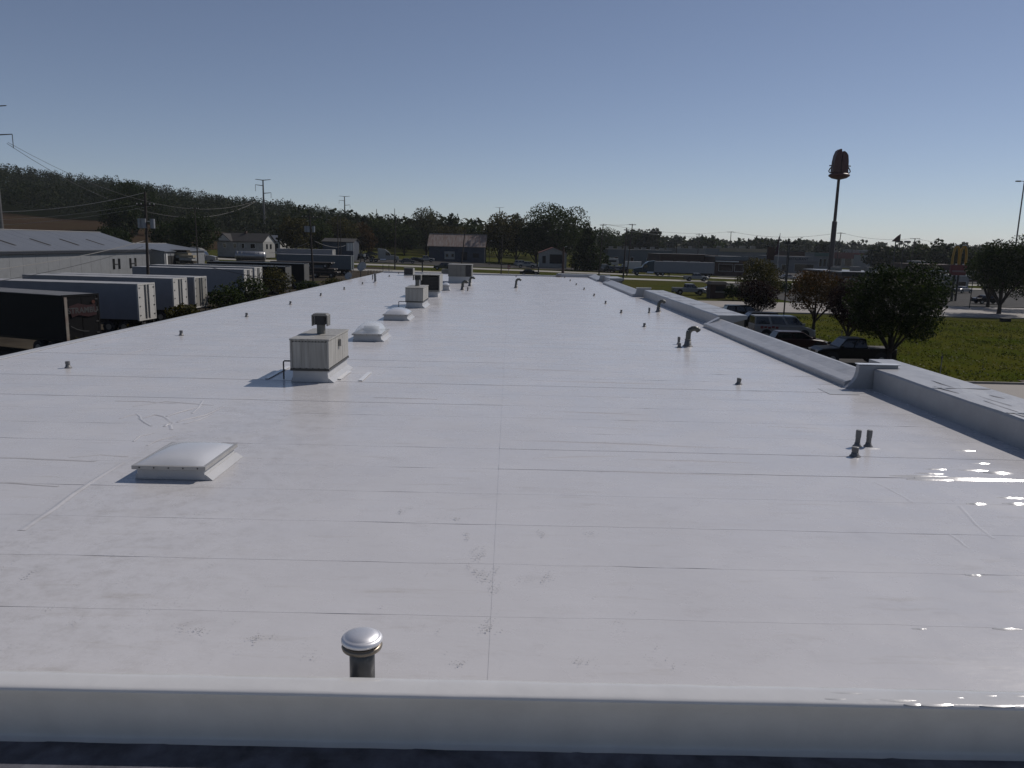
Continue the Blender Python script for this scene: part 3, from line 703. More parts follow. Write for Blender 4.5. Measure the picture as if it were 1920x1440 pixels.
# right foreground trees on the lawn
GR = 'young trees on the right lawn'
ptree('large dark round tree on the lawn behind the black pickup', 1688, 482, 685, 168, 54.5, 'dark', 3, n=22000, leaf=.085, trunk=.14, group=GR, limbs=7, lumps=18)
ptree('small dark maple left of the large round tree', 1600, 520, 645, 84, 66, 'purple', 5, n=7000, leaf=.085, trunk=.16, group=GR)
ptree('open rusty-green tree with a forked trunk behind the red hatchback', 1536, 500, 632, 118, 72, 'rust', 8, n=7500, leaf=.085, trunk=.26, group=GR, limbs=7)
ptree('little dark purple tree beside the lamp post', 1426, 523, 602, 68, 88, 'purple', 12, n=6500, leaf=.09, trunk=.16, group=GR)
ptree('green tree with tall crown behind the little purple tree', 1428, 482, 576, 86, 108, 'olive', 14, n=7000, leaf=.11, trunk=.16, group=GR)
ptree('tall spreading tree at the right picture edge', 1893, 438, 585, 104, 108, 'dark', 17, n=13000, leaf=.13, trunk=.12, group=GR, limbs=7, lumps=18)
ptree('broad tree behind the road at the far right edge', 1868, 452, 580, 74, 122, 'green', 19, n=6500, leaf=.14, trunk=.12, group=GR)
ptree('dark shade tree cut by the right picture edge', 1945, 455, 582, 110, 118, 'dark', 21, n=6500, leaf=.14, trunk=.12, group=GR)

# trees beyond the cross road, left to right
GC = 'trees beyond the cross road'
MID = [
 ('dark pine standing on the field edge above the grey warehouse', 250, 332, 92, 300, 'dark', 'round'), ('dark evergreen left of the near transformer pole', 226, 372, 62, 250, 'dark', 'round'),
 ('low dark tree behind the warehouse gable', 215, 425, 60, 190, 'dark', 'round'),
 ('broad dark evergreen behind the white truck cab', 362, 396, 76, 195, 'dark', 'round'), ('dark tree between the two tall utility poles', 316, 412, 72, 215, 'dark', 'round'),
 ('rusty tree right of the pale house', 553, 403, 56, 235, 'olive', 'round'), ('tall green tree behind the middle transformer pole', 596, 412, 58, 245, 'green', 'round'),
 ('olive tree behind the blue shed', 640, 408, 60, 262, 'olive', 'round'), ('reddish tree right of the blue shed', 676, 418, 52, 268, 'rust', 'round'),
 ('dark green tree left of the tall bare pole', 714, 410, 56, 285, 'green', 'round'), ('green tree left of the pale feathery tree', 758, 418, 52, 290, 'green', 'round'),
 ('tall pale feathery tree rising left of the barn', 800, 386, 54, 300, 'pale', 'round'), ('olive tree right behind the barn roof', 846, 420, 50, 295, 'olive', 'round'),
 ('round tree over the barn ridge', 882, 414, 56, 305, 'green', 'round'), ('leafy poplar at the right end of the barn', 938, 396, 62, 262, 'olive', 'round'),
 ('yellow-green poplar left of the biggest tree', 970, 391, 44, 268, 'pale', 'round'), ('biggest tree, dark green dome behind the small garage', 1046, 374, 112, 262, 'green', 'round'),
 ('dark lower tree left of the biggest tree', 1008, 412, 60, 256, 'dark', 'round'), ('pointed dark spruce right of the small garage', 1104, 408, 52, 228, 'dark', 'cone'),
 ('hazy tree behind the spruce', 1138, 424, 50, 360, 'green', 'round'),
 ('second pointed conifer right of the spruce', 1126, 450, 36, 236, 'dark', 'cone'),
]
for i, (lab, px, pyt, wpx, Y, kd, shp) in enumerate(MID):
    big = wpx > 80
    ptree(lab, px, pyt, 0, wpx*1.12, Y, kd, 40+i, shape=shp, n=11000 if big else 5000, leaf=.30 if Y > 220 else .26, trunk=.04, group=GC, limbs=4, lumps=16, name='conifer_tree' if shp == 'cone' else 'broadleaf_tree')

# wooded hillside and far tree line: masses nobody could count
def wood(name, label, spots, seed, kind, hgt, wid, per, leaf):
    rs = np.random.RandomState(seed); VV = []; NN = []
    for x, y in spots:
        h = hgt*rs.uniform(.6,1.45); w = wid*rs.uniform(.6,1.5); z = float(gz(x, y))
        bl = [(x, y, z+h*.62, w*.36, w*.36, h*.34)] + [(x+rs.normal()*w*.22, y+rs.normal()*w*.22, z+h*rs.uniform(.45,.9), w*.22, w*.22, h*.14) for _ in range(4)]
        p, d = crown_points(rs, bl, per); VV.append(p); NN.append(d)
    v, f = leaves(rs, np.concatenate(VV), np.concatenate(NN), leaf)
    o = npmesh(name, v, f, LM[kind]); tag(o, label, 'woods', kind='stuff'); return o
rs = np.random.RandomState(4); sp = []
for y in np.arange(300, 650, 7.5):
    for x in np.arange(-560, -30, 7.5):
        xx, yy = x + rs.uniform(-3,3), y + rs.uniform(-3,3); u = xx/yy
        lim = 368 if u < -.47 else np.interp(u, [-.47,-.40,-.25,-.1], [368, 330, 300, 330])
        if yy > lim and u > -.80 and u < -.07: sp.append((xx, yy))
wood('hillside_woods', 'dark wooded hillside rising to the left', sp, 5, 'forest', 11, 10, 120, .52)
sp = []
for px in np.arange(1090, 1560, 5.0):
    for Y in (560, 640, 720): sp.append((at(px + rs.uniform(-5,5), 450, Y).x, Y + rs.uniform(-25,25)))
for px in np.arange(1560, 2040, 5.0):
    for Y in (640, 760): sp.append((at(px + rs.uniform(-5,5), 450, Y).x, Y + rs.uniform(-25,25)))
wood('far_tree_line', 'hazy far tree line along the horizon at right', sp, 6, 'forest', 13, 15, 90, 1.5)
sp = [(at(px + rs.uniform(-6,6), 450, Y).x, Y + rs.uniform(-10,10)) for px in np.arange(560, 1120, 7) for Y in (330, 360)]
wood('middle_woods', 'dense trees filling in behind the barn and garage', sp, 7, 'forest', 12, 11, 60, 1.0)
GF = 'single trees among the far shops'
for i, (lab, px, pyt, wpx, Y) in enumerate([('rounded tree right of the leaning poles', 1222, 428, 44, 430), ('rounded tree left of the rounded one, above the long block', 1192, 430, 46, 440), ('tree clump left of the yellow arches', 1772, 452, 56, 300), ('bushy tree above the grey shop', 1738, 458, 50, 320),
    ('dense tree behind the wedge-shaped sign', 1655, 458, 60, 330), ('tree right of the wedge-shaped sign', 1690, 462, 40, 320), ('tree just left of the tall sign pole', 1548, 450, 30, 420), ('pair-topped tree right of the yellow arches', 1812, 460, 50, 250), ('tree behind the flag', 1436, 446, 48, 450), ('tree above the tan-roofed shop', 1330, 444, 40, 460)]):
    ptree(lab, px, pyt, 0, wpx*1.15, Y, 'green' if i % 2 else 'forest', 90+i, n=1300, leaf=Y*.0022, trunk=.08, group=GF, limbs=3)
# weeds along the left wall
rs = np.random.RandomState(9); VV = []; NN = []
for _ in range(620):
    y = rs.uniform(34, 118); x = rs.uniform(-29.5, -17.2); h = rs.uniform(.5, 1.7) * (1.25 if x > -24 else .8)
    p, d = crown_points(rs, [(x, y, -4+h*.5, .55, .55, h*.55)], 46); VV.append(p); NN.append(d)
v, f = leaves(rs, np.concatenate(VV), np.concatenate(NN), .13)
tag(npmesh('weed_thicket', v, f, LM['gold']), 'tangle of goldenrod and weeds along the left wall', 'weeds', kind='stuff')
GS = 'shrubs by the trailers'
for i, (lab, px, pyt, wpx, Y) in enumerate([('tall leafy shrub before the doors of the middle trailers', 468, 516, 70, 88), ('tall shrub in front of the black open trailer', 520, 500, 66, 104), ('bushy shrub left of the tall leafy shrub', 425, 535, 70, 80), ('shrub right of the black trailers', 625, 520, 56, 112), ('small shrub under the stacked flatbeds', 575, 526, 50, 108), ('yellowing bush at the edge beside the pale trailer doors', 345, 575, 60, 66)]):
    ptree(lab, px, pyt, 0, wpx, Y, 'olive' if i % 2 else 'green', 120+i, name='shrub', n=1500, leaf=.13, trunk=.06, group=GS, limbs=5, cat='shrub')
for i, (lab, px, pyt, wpx, Y) in enumerate([('dark bush in the plaza bed left of the dark flat shop', 1560, 528, 60, 150), ('dark bush hiding the plaza behind the open rusty tree', 1505, 530, 56, 152), ('low dark bush behind the large round tree', 1752, 536, 70, 146), ('low bush left of the yellow sign pole', 1768, 545, 30, 138), ('hedge bush left of the lamp post on the lawn', 1462, 530, 44, 150), ('clipped dark hedge bush right of the brown kiosk', 1376, 545, 40, 125), ('dark hedge bush left of the green tree', 1398, 540, 34, 124)]):
    ptree(lab, px, pyt, 0, wpx, Y, 'dark', 140+i, name='shrub', n=900, leaf=.2, trunk=.05, group='hedge bushes by the kiosk', limbs=3, cat='shrub')

rs = np.random.RandomState(31); n_ = 26000
gx, gy = rs.uniform(28.6, 69, n_), rs.uniform(48.8, 95.5, n_)
keep = (np.sin(gx*.9+gy*.35)+rs.normal(size=n_)*.8) > -.6; gx, gy = gx[keep], gy[keep]
v, f = leaves(rs, np.stack([gx, gy, -3.93 + rs.uniform(0,.05,len(gx))], 1), np.tile([0,-1.2,.4], (len(gx),1)), .075)
tag(npmesh('lawn_grass', v, f, leafmat('leaves_grass', (.036,.052,.008), (.088,.088,.018), .22)), 'short mown grass of the right lawn', 'grass', kind='stuff')
# ------------------------------------------------------------------ buildings
M_wh = mat('white_siding', (.52,.52,.50), .7, var=.08, scale=2, stretch=(.3,.3,5))
M_whdk = mat('old_white_siding', (.34,.34,.32), .8, var=.14, scale=2)
M_shingle = mat('dark_shingles', (.035,.033,.032), .9, var=.25, scale=4)
M_metal = mat('galvalume_siding', (.33,.34,.35), .45, metal=.25, var=.08, scale=1.2)
M_metroof = mat('pale_metal_roof', (.20,.21,.225), .42, metal=.3, var=.08, scale=.8)
M_rust = mat('rusty_corrugated_roof', (.32,.29,.27), .6, col2=(.16,.085,.05), scale=1.1, stretch=(2.4,.35,.35))
M_blue = mat('faded_blue_boards', (.045,.06,.085), .8, var=.25, scale=1.5)
M_brick = mat('brown_brick', (.075,.042,.032), .85, var=.2, scale=2)
M_dkroof = mat('tar_roof', (.05,.05,.05), .8, var=.2)
M_tan = mat('tan_roof', (.33,.28,.19), .7, var=.1)
M_red = mat('red_fascia', (.22,.025,.025), .5, var=.15)
M_redroof = mat('red_roof', (.17,.05,.045), .7, var=.15)
M_green = mat('teal_roof', (.05,.12,.11), .6, var=.1)
M_grey = mat('grey_block', (.20,.205,.21), .8, var=.1)
M_greybl = mat('blue_grey_wall', (.12,.145,.16), .7, var=.12)
M_dark = mat('dark_opening', (.008,.008,.009), .8, var=.2)
M_white = mat('white_paint', (.72,.72,.70), .5, var=.05)
M_steel = mat('weathered_steel_pole', (.16,.155,.15), .5, metal=.4, var=.1)
M_wood = mat('creosote_pole', (.045,.036,.03), .9, var=.3, scale=5, stretch=(3,3,.3))
M_wire = mat('wire', (.05,.05,.05), .5)
M_wirelt = mat('pale_cable', (.30,.29,.27), .5)

def pane(t, x0, x1, z0, z1, y, m=None, frame=True, name='window', depth=.06, sgn=-1):
    """window in a wall whose outside faces sgn along local y"""
    f = MB().box(x0-.08, x1+.08, y+sgn*.005, y+sgn*depth, z0-.08, z1+.08).build(name, M_white if frame else M_dark, t)
    MB().box(x0, x1, y+sgn*(depth+.003), y+sgn*(depth+.02), z0, z1).build('pane', m or M_glassdk, f)
    return f

def gable(name, label, x, y, z, rot, L, W, eave, rise, wm, rm, group=None, over=.35, cols=0, wins=(), doors=(), gable_m=None, base=1.5):
    """ridge along local x; the eave wall at local y=-W/2 is the front"""
    t = thing(name, label, 'building', (x, y, z), rot, group); a, b = L/2, W/2
    w = MB().box(-a, a, -b, b, -base, eave)
    w.build('wall', wm, t)
    for s in (-1, 1): MB().prism([(-b, eave), (b, eave), (0, eave+rise)], 'x', s*a-(.0 if s > 0 else 0), s*(a-.12)).build('gable_wall', gable_m or wm, t)
    sl = rise/b
    for s in (-1, 1):
        n = cols or 1; step = (2*a+2*over)/n
        for i in range(n):
            xa = -a-over+i*step; xb = xa+step-(.03 if n > 1 else 0); dz = rnd.uniform(0,.02) if n > 1 else 0
            pr = [(s*(b+over), eave-over*sl+dz), (0, eave+rise+dz), (0, eave+rise+.12+dz), (s*(b+over), eave-over*sl+.12+dz)]
            MB().prism(pr, 'x', xa, xb).build('roof_panel' if n > 1 else 'roof', rm, t)
    if cols: MB().box(-a-over, a+over, -.2, .2, eave+rise+.13, eave+rise+.18).build('ridge_cap', M_white, t)
    for (x0, x1, z0, z1) in wins: pane(t, x0, x1, z0, z1, -b)
    for (x0, x1, z0, z1, m) in doors: MB().box(x0, x1, -b-.06, -b-.004, z0, z1).build('door', m, t)
    return t

# grey warehouse: ridge runs away from camera, wall faces our building (local front = +X side)
t = gable('metal_warehouse', 'long grey metal warehouse beyond the trailers at left', -78.3, 117, -4, math.pi/2, 66, 18.6, 5.45, 2.85, M_metal, M_metroof, cols=22, over=.3)
for i in range(22):
    MB().box(-33+i*3+.02, -33+(i+1)*3-.02, -9.34, -9.302, 0, 5.2).build('wall_panel', M_metal, t)
MB().box(-33.3, 33.3, -9.75, -9.36, 5.0, 5.22).build('gutter', mat('dark_gutter', (.02,.022,.03), .5), t)
for cx in (20.3, 26.3):
    for dx in (-.95, .95): MB().box(cx+dx-.35, cx+dx+.35, -9.40, -9.345, 2.1, 3.9).build('window', M_glassdk, t)
    MB().box(cx-.6, cx+.6, -9.40, -9.345, 2.85, 3.0).build('rail', M_dark, t)
for cx, n_ in ((-4.5,0), (4,0), (12,0), (20,0)):
    sl = 2.85/9.3
    MB().prism([(-7.4, 5.45+1.9*sl+.125), (-4.4, 5.45+4.9*sl+.125), (-4.4, 5.45+4.9*sl+.19), (-7.4, 5.45+1.9*sl+.19)], 'x', cx, cx+.5).build('roof_skylight_strip', M_shingle, t)
o = MB().tube([(-18,0,8.2),(-18,0,9.9)], .35, 10); o.tube([(-18,0,9.9),(-18,0,10.2)], [.6,.45], 10); o.build('roof_ventilator', M_white, t)
t = gable('machine_shed', 'lower grey shed with open dark bay behind the grey warehouse', -75.5, 162, -3.9, math.pi/2, 20, 17, 4.9, 1.3, M_metal, M_metroof, cols=7, over=.3, doors=[(-8.5,3.5,0,4.1,M_dark)])
MB().box(-9.4, -8.8, -8.62, -8.52, 0, 4.5).build('corner_trim', M_white, t)
# white house and outbuilding
c = at(455, 473, 220)
t = gable('farmhouse', 'white clapboard house with dark roof and wings beyond the trucks', c.x+.6, 221.5, c.z+.2, math.radians(-12), 14.0, 6.5, 2.9, 2.1, M_whdk, M_shingle, wins=[(-5.2,-4.3,1.0,2.2),(-2,-1.1,1.0,2.2),(.5,1.3,1.0,2.2),(3.2,4.6,1.0,2.2)], gable_m=M_wh)
MB().box(-.3,.3,-.3,.3,4.5,5.7).build('chimney', M_brick, t)
MB().prism([(-6.6,2.9),(-2.4,2.9),(-4.5,4.6)], 'y', -4.2, -3.0).build('front_gable', M_wh, t)
for s, q in ((-1, (-6.9,2.75)), (1, (-2.1,2.75))): MB().prism([q, (-4.5,4.75), (-4.5,4.9), (q[0],2.92)], 'y', -4.5, 0).build('roof', M_shingle, t)
for x in (7.02,):
    for yy in (-1.2, .9): MB().box(x, x+.05, yy-.4, yy+.4, .9, 2.2).build('window', M_glassdk, t)
c = at(497, 470, 255)
gable('white_outbuilding', 'pale metal-roofed white outbuilding behind the farmhouse', c.x, 256, c.z, math.radians(-8), 13, 7, 3.2, 1.7, M_wh, M_metroof, doors=[(4.6,5.8,0,2.4,M_dark)])
c = at(637, 470, 232)
t = gable('blue_shed', 'dark blue shed with low roof left of the satellite dishes', c.x, 234, c.z, math.radians(-6), 9.2, 6, 2.6, .9, M_blue, M_shingle, base=3.5)
MB().box(2.6, 4.8, -3.15, -3.01, 0, 2.4).build('entry_panel', M_wh, t)
for x in (3.0, 3.9): MB().box(x, x+.5, -3.22, -3.16, .1, 2.2).build('door', M_white, t)
# rusty barn
pa, pb = at(805, 487, 252), at(909, 487, 252)
t = gable('rusty_roof_barn', 'old dark barn with pale rusty corrugated roof in the middle distance', (pa.x+pb.x)/2, 256.5, (pa.z+pb.z)/2-.1, math.radians(-1.5), (pb.x-pa.x), 10, 4.5, 3.6, M_blue, M_rust, cols=16, over=.5)
for (x0, x1, z0, z1, m) in [(-3.9,-.6,.2,2.7,M_whdk),(1.6,3.4,.1,2.6,M_dark),(5.2,7.2,.9,2.3,M_dark)]: MB().box(x0,x1,-5.07,-5.005,z0,z1).build('barn_door' if z0 < .5 else 'window', m, t)
for x in (-3.4,-1.6): MB().box(x, x+.7, -5.12, -5.075, 1.0, 1.9).build('pane', M_glassdk, t)
MB().box(6.0,6.3,1.5,1.8,7.0,8.6).build('stove_pipe', M_pipe, t)
# small garage (gable to the front)
pa, pb = at(1011, 494, 236), at(1062, 494, 236)
t = gable('white_garage', 'small white garage with dark door under the biggest tree', (pa.x+pb.x)/2, 240, (pa.z+pb.z)/2, math.pi/2, 9, (pb.x-pa.x), 3.1, 1.6, M_whdk, M_redroof, over=.25)
for (y0, y1, z1, m) in ((-3.2,-2.2,2.2,M_dark),(-1.0,2.7,2.7,M_dark)): MB().box(-4.57,-4.505,-y1,-y0,0,z1).build('door', m, t)
MB().box(-4.6,-4.51,-3.0,1.3,2.72,2.86).build('lintel', M_whdk, t)

def shop(name, label, px0, px1, pyt, Y, dep, wm, rm, wins=(), fascia=None, units=0, canopy=None, para=.5, Hmin=3, rot=0):
    """flat roofed block: left and right photo edges, roof line and distance give its real size"""
    a, b = at(px0, pyt, Y), at(px1, pyt, Y); L = b.x - a.x; x = (a.x+b.x)/2; z0 = gzf(x, Y); H = max(Hmin, (a.z+b.z)/2 - z0)
    t = thing(name, label, 'building', (x, Y, z0), rot, 'shops along the highway')
    MB().box(-L/2, L/2, 0, dep, -1, H-.25).build('wall', wm, t)
    MB().box(-L/2-.15, L/2+.15, -.15, dep+.15, H-.25, H).build('roof', rm, t)
    if fascia: MB().box(-L/2-.2, L/2+.2, -.35, -.16, H-fascia[1], H+.05).build('fascia', fascia[0], t)
    for (u0, u1, v0, v1) in wins: pane(t, -L/2+L*u0, -L/2+L*u1, H*v0, H*v1, 0)
    if canopy: MB().box(-L/2+L*canopy[0], -L/2+L*canopy[1], -canopy[3], -.17, H*canopy[2], H*canopy[2]+.3).build('canopy', canopy[4], t)
    r = random.Random(int(px0))
    for i in range(units):
        ux = -L/2+L*(i+.5)/units+r.uniform(-1,1); MB().box(ux-.9, ux+.9, dep*.4, dep*.4+1.8, H+.002, H+r.uniform(.8,1.3)).build('roof_unit', M_unitgr, t)
    return t, L, H
W4 = [(.06+.24*i, .22+.24*i, .15, .62) for i in range(4)]
shop('retail_block', 'long blue-grey flat shop block behind the cross road', 1140, 1262, 468, 330, 30, M_greybl, M_grey, [(.1,.16,.1,.5),(.35,.4,.1,.5),(.6,.7,.1,.45),(.8,.9,.2,.5)], units=7)
shop('brick_restaurant', 'dark brown brick restaurant right behind the semi trailer', 1238, 1345, 477, 245, 22, M_brick, M_dkroof, W4, fascia=(M_brick, 1.0))
shop('drive_through_shop', 'dark shop with pale canopy right of the brown brick restaurant', 1342, 1402, 481, 232, 16, M_brick, M_grey, [(.12,.55,.25,.6),(.62,.9,.25,.6)], fascia=(M_greybl, 1.1), canopy=(0,.7,.72,1.2,M_white))
shop('tan_roof_shop', 'low shop with tan sloped roof line above the drive-through', 1350, 1437, 466, 320, 24, M_grey, M_tan, W4, fascia=(M_tan, 1.4), units=4)
t, L, H = shop('restaurant', 'long grey restaurant with dark lettering on its fascia', 1450, 1536, 481, 288, 18, M_grey, M_grey, [(.0,.12,.05,.5),(.2,.33,.05,.5),(.48,.9,.08,.55)], fascia=(M_grey, 1.9))
text_mesh('RESTAURANT', 1.25, 'lettering', M_dark, t, Matrix.Translation((.5, -.36, H-.95)) @ Matrix.Rotation(math.pi/2, 4, 'X'), .02)
shop('mansard_block', 'dark flat-topped block rising behind the lettered restaurant', 1477, 1510, 471, 325, 16, M_brick, M_dkroof, W4)
shop('teal_roof_shop', 'shop with teal roof band left of the tall sign pole', 1528, 1560, 474, 370, 18, M_grey, M_green, W4, fascia=(M_green, 1.6))
shop('red_roof_plaza', 'long strip plaza with red roof right of the tall sign pole', 1562, 1640, 474, 400, 22, M_whdk, M_redroof, W4, fascia=(M_redroof, 3.0), units=2)
shop('red_front_store', 'nearer store with tall red front band', 1636, 1670, 478, 372, 20, M_whdk, M_redroof, [(.1,.4,.1,.45),(.55,.9,.1,.45)], fascia=(M_redroof, 3.4))
shop('grey_white_roof_store', 'grey store with bright roof edge right of the red front store', 1668, 1722, 479, 345, 20, M_grey, M_white, W4)
shop('dark_flat_shop', 'dark shop with pale flat roof behind the young trees', 1580, 1688, 511, 165, 22, M_brick, M_metroof, W4, fascia=(M_dark, .8), units=3)
shop('low_long_store', 'brown low store behind the yellow arches', 1736, 1836, 497, 240, 22, M_brick, M_brick, W4, fascia=(M_brick, 1.2), canopy=(.05,.4,.6,1.5,M_white))
shop('white_roof_store', 'far store with bright white roof edge behind the yellow arches', 1740, 1830, 491, 300, 20, M_grey, M_white, W4)
shop('white_drive_in', 'small pale building right of the yellow arches pole', 1792, 1818, 516, 176, 10, M_whdk, M_white, [(.2,.8,.3,.6)])
shop('far_white_depot', 'distant pale depot on the horizon right of the tall sign pole', 1614, 1636, 469, 560, 30, M_grey, M_white, W4)
shop('far_grey_depot', 'distant low grey depot left of the billboard', 1270, 1345, 466, 430, 30, M_grey, M_whdk, W4, units=3)
# brown kiosk
c = at(1346, 556, 128)
t = thing('kiosk', 'dark brown kiosk beside the parked silver pickup', 'building', (c.x, 128, gzf(c.x,128)))
MB().box(-1.3,1.3,0,2.4,0,2.3).build('wall', M_brick, t); MB().frustum((-1.6,1.6,-.4,2.8),(-1.2,1.2,0,2.4),2.3,2.75).build('roof', M_shingle, t); MB().box(-.5,1.1,-.05,-.005,1.0,1.15).build('counter', M_whdk, t); MB().box(-.4,1.0,-.04,-.006,1.2,2.0).build('hatch', M_dark, t)

# ------------------------------------------------------------------ vehicles
def paint(name, c, rough=.3): return mat('paint_'+name, c, rough, var=.05, coat=.0 if max(c) < .02 else .12, spec=.16 if max(c) < .02 else .3)
P = {k: paint(k, c) for k, c in dict(black=(.003,.003,.0035), white=(.33,.33,.325), silver=(.30,.31,.31), red=(.030,.003,.003), blue=(.02,.035,.055), grey=(.10,.105,.11), green=(.03,.045,.035), dark=(.008,.009,.011), teal=(.018,.05,.075)).items()}
M_tyre = mat('tyre', (.012,.012,.012), .85, var=.2); M_rim = mat('wheel_rim', (.30,.30,.31), .35, metal=.8)
M_lamp = mat('headlamp', (.75,.75,.72), .1, coat=1); M_tail = mat('tail_lamp', (.12,.006,.006), .2, coat=1)
SPEC = {
 'sedan': dict(L=4.7, W=1.8, body=[(-2.33,.32),(-2.35,.62),(-2.28,.90),(-1.6,.98),(.95,.96),(2.0,.84),(2.3,.68),(2.35,.32)], cab=(-1.65,1.15,-1.05,.30,.95,1.44)),
 'hatch': dict(L=4.4, W=1.8, body=[(-2.18,.32),(-2.2,.70),(-2.12,1.0),(.95,1.0),(1.85,.90),(2.15,.72),(2.2,.32)], cab=(-2.1,1.15,-1.75,.20,.98,1.55)),
 'suv': dict(L=4.9, W=1.95, body=[(-2.42,.38),(-2.45,.80),(-2.4,1.12),(1.0,1.12),(2.15,1.04),(2.42,.86),(2.45,.38)], cab=(-2.35,1.15,-2.1,.45,1.1,1.82)),
 'van': dict(L=5.6, W=2.0, body=[(-2.78,.38),(-2.8,1.0),(-2.78,1.35),(1.5,1.30),(2.3,1.12),(2.75,.92),(2.8,.38)], cab=(-2.76,1.75,-2.7,.95,1.32,2.15)),
 'pickup': dict(L=5.7, W=2.0, body=[(-2.83,.50),(-2.85,.9),(-2.85,1.22),(1.15,1.22),(2.4,1.16),(2.8,.98),(2.85,.45)], cab=(-.75,1.35,-.62,.72,1.2,1.90)),
}
def vehicle(kind, label, x, y, rot, col, name=None, group=None, z=None, cat='car', deco=None):
    S = SPEC[kind]; hw = S['W']/2; L = S['L']
    t = thing(name or {'pickup':'pickup_truck','van':'passenger_van','suv':'sport_utility_car','sedan':'sedan_car','hatch':'hatchback_car'}[kind], label, cat, (x, y, gzf(x,y)+.06 if z is None else z), rot, group)
    pm = P[col]; poly = S['body']; cx = sum(p[0] for p in poly)/len(poly); V = []; F = []; n = len(poly)
    for s, k, dz in ((-hw,.965,.03),(-hw+.10,1,0),(hw-.10,1,0),(hw,.965,.03)):
        for (px, pz) in poly: V.append((px*k, s, pz - (dz*1.6 if pz > .8 else -dz)))
    for i in range(3):
        for j in range(n): F.append((i*n+j, i*n+(j+1)%n, (i+1)*n+(j+1)%n, (i+1)*n+j))
    F += [tuple(range(n))[::-1], tuple(3*n+j for j in range(n))]
    MB().add(V, F).build('body', pm, t, bevel=.03)
    x0, x1, r0, r1, z0, z1 = S['cab']; b = hw-.06; c = hw-.26
    MB().frustum((x0,x1,-b,b), (r0,r1,-c,c), z0-.03, z1).build('cabin', pm, t, bevel=.05)
    def lerp(f, side):      # point on the cabin side at height fraction f
        return z0 + (z1-z0)*f, x0+(r0-x0)*f, x1+(r1-x1)*f, b+(c-b)*f
    za, xa0, xa1, ya = lerp(.12, 0); zb, xb0, xb1, yb = lerp(.86, 0)
    e = .012; nw = 3 if kind in ('van','suv') else 2
    for s in (-1, 1):
        for k in range(nw):
            fa0, fa1 = k/nw+.025, (k+1)/nw-.025
            MB().quad((xa0+(xa1-xa0)*fa0, s*(ya+e), za), (xa0+(xa1-xa0)*fa1, s*(ya+e), za), (xb0+(xb1-xb0)*fa1, s*(yb+e), zb), (xb0+(xb1-xb0)*fa0, s*(yb+e), zb)).build('side_window', M_glassdk, t)
    MB().quad((xa1+e, -ya+.08, za), (xa1+e, ya-.08, za), (xb1+e, yb-.06, zb), (xb1+e, -yb+.06, zb)).build('windscreen', M_glassdk, t)
    MB().quad((xa0-e, -ya+.08, za), (xa0-e, ya-.08, za), (xb0-e, yb-.06, zb), (xb0-e, -yb+.06, zb)).build('rear_window', M_glassdk, t)
    r = .41 if kind in ('pickup','suv','van') else .33
    for xx in (-L*.30, L*.31):
        for s in (-1, 1):
            MB().wheel(xx, s*(hw-.05), r+.10, r*1.16, .16, 16).build('wheel_arch', M_dark, t)
            w = MB().wheel(xx, s*(hw-.10), r, r, .24, 16).build('wheel', M_tyre, t)
            MB().wheel(xx, s*(hw+.022), r, r*.58, .02, 12).build('rim', M_rim, w)
    zh = poly[-2][1]-.02
    for s in (-1, 1):
        MB().box(L/2-.16, L/2-.02, s*(hw-.35)-.2, s*(hw-.35)+.2, zh-.10, zh+.06).build('headlight', M_lamp, t)
        MB().box(-L/2-.005, -L/2+.06, s*(hw-.2)-.1, s*(hw-.2)+.1, .75, 1.0).build('tail_light', M_tail, t)
        MB().box(x1-.25, x1-.05, s*(hw+.02), s*(hw+.18), z0+.06, z0+.22).build('mirror', pm, t)
    MB().box(L/2-.10, L/2+.03, -hw+.12, hw-.12, .36, .58).build('bumper', M_dark if col != 'white' else P['grey'], t)
    MB().box(-L/2-.03, -L/2+.10, -hw+.12, hw-.12, .40, .60).build('bumper', M_dark, t)
    if kind == 'pickup': MB().box(-2.72, -.85, -hw+.14, hw-.14, .9, 1.235).build('cargo_bed', M_dark, t)
    return t
# cars in our parking lot, side-on
c = at(1606, 686, 54.5); vehicle('pickup', 'black pickup truck parked beside the large round tree', c.x, 55.5, math.pi, 'black', cat='pickup')
c = at(1497, 658, 62); vehicle('hatch', 'dark red hatchback parked in front of the white van', c.x, 62.5, 0, 'red')
c = at(1463, 640, 69.5); t = vehicle('van', 'white van with red graphic behind the dark red hatchback', c.x+.3, 70.3, 0, 'white', cat='van')
for q in range(5): MB().box(-2.25+q*.34, -2.0+q*.34, -1.024, -1.006, 1.02+.05*(q % 2), 1.26-.04*(q % 3)).build('red_graphic', mat('red_print', (.20,.012,.016), .5), t)
c = at(1412, 618, 77.5); vehicle('suv', 'dark car beyond the white van', c.x+.2, 78, math.pi, 'dark')
c = at(1400, 600, 86); vehicle('suv', 'dark four-wheel drive nearest the high parapet end', c.x, 87, 0, 'black')
c = at(1291, 551, 136); vehicle('pickup', 'silver pickup parked across the lot by the kiosk', c.x, 136, 0, 'silver', cat='pickup')
c = at(1318, 549, 142); vehicle('sedan', 'white car half hidden behind the silver pickup', c.x+1.8, 143, math.pi, 'white')
c = at(1304, 534, 187); vehicle('pickup', 'white pickup driving on the near carriageway', c.x, 187, 0, 'silver', cat='pickup')
c = at(993, 516, 187.3); vehicle('sedan', 'dark sedan driving on the near carriageway behind the roof edge', c.x, 187.3, 0, 'black')
c = at(832, 510, 200); vehicle('suv', 'dark green car half hidden by the widest rooftop unit', c.x, 199, math.pi, 'green')
LC = 'cars parked beyond the cross road'
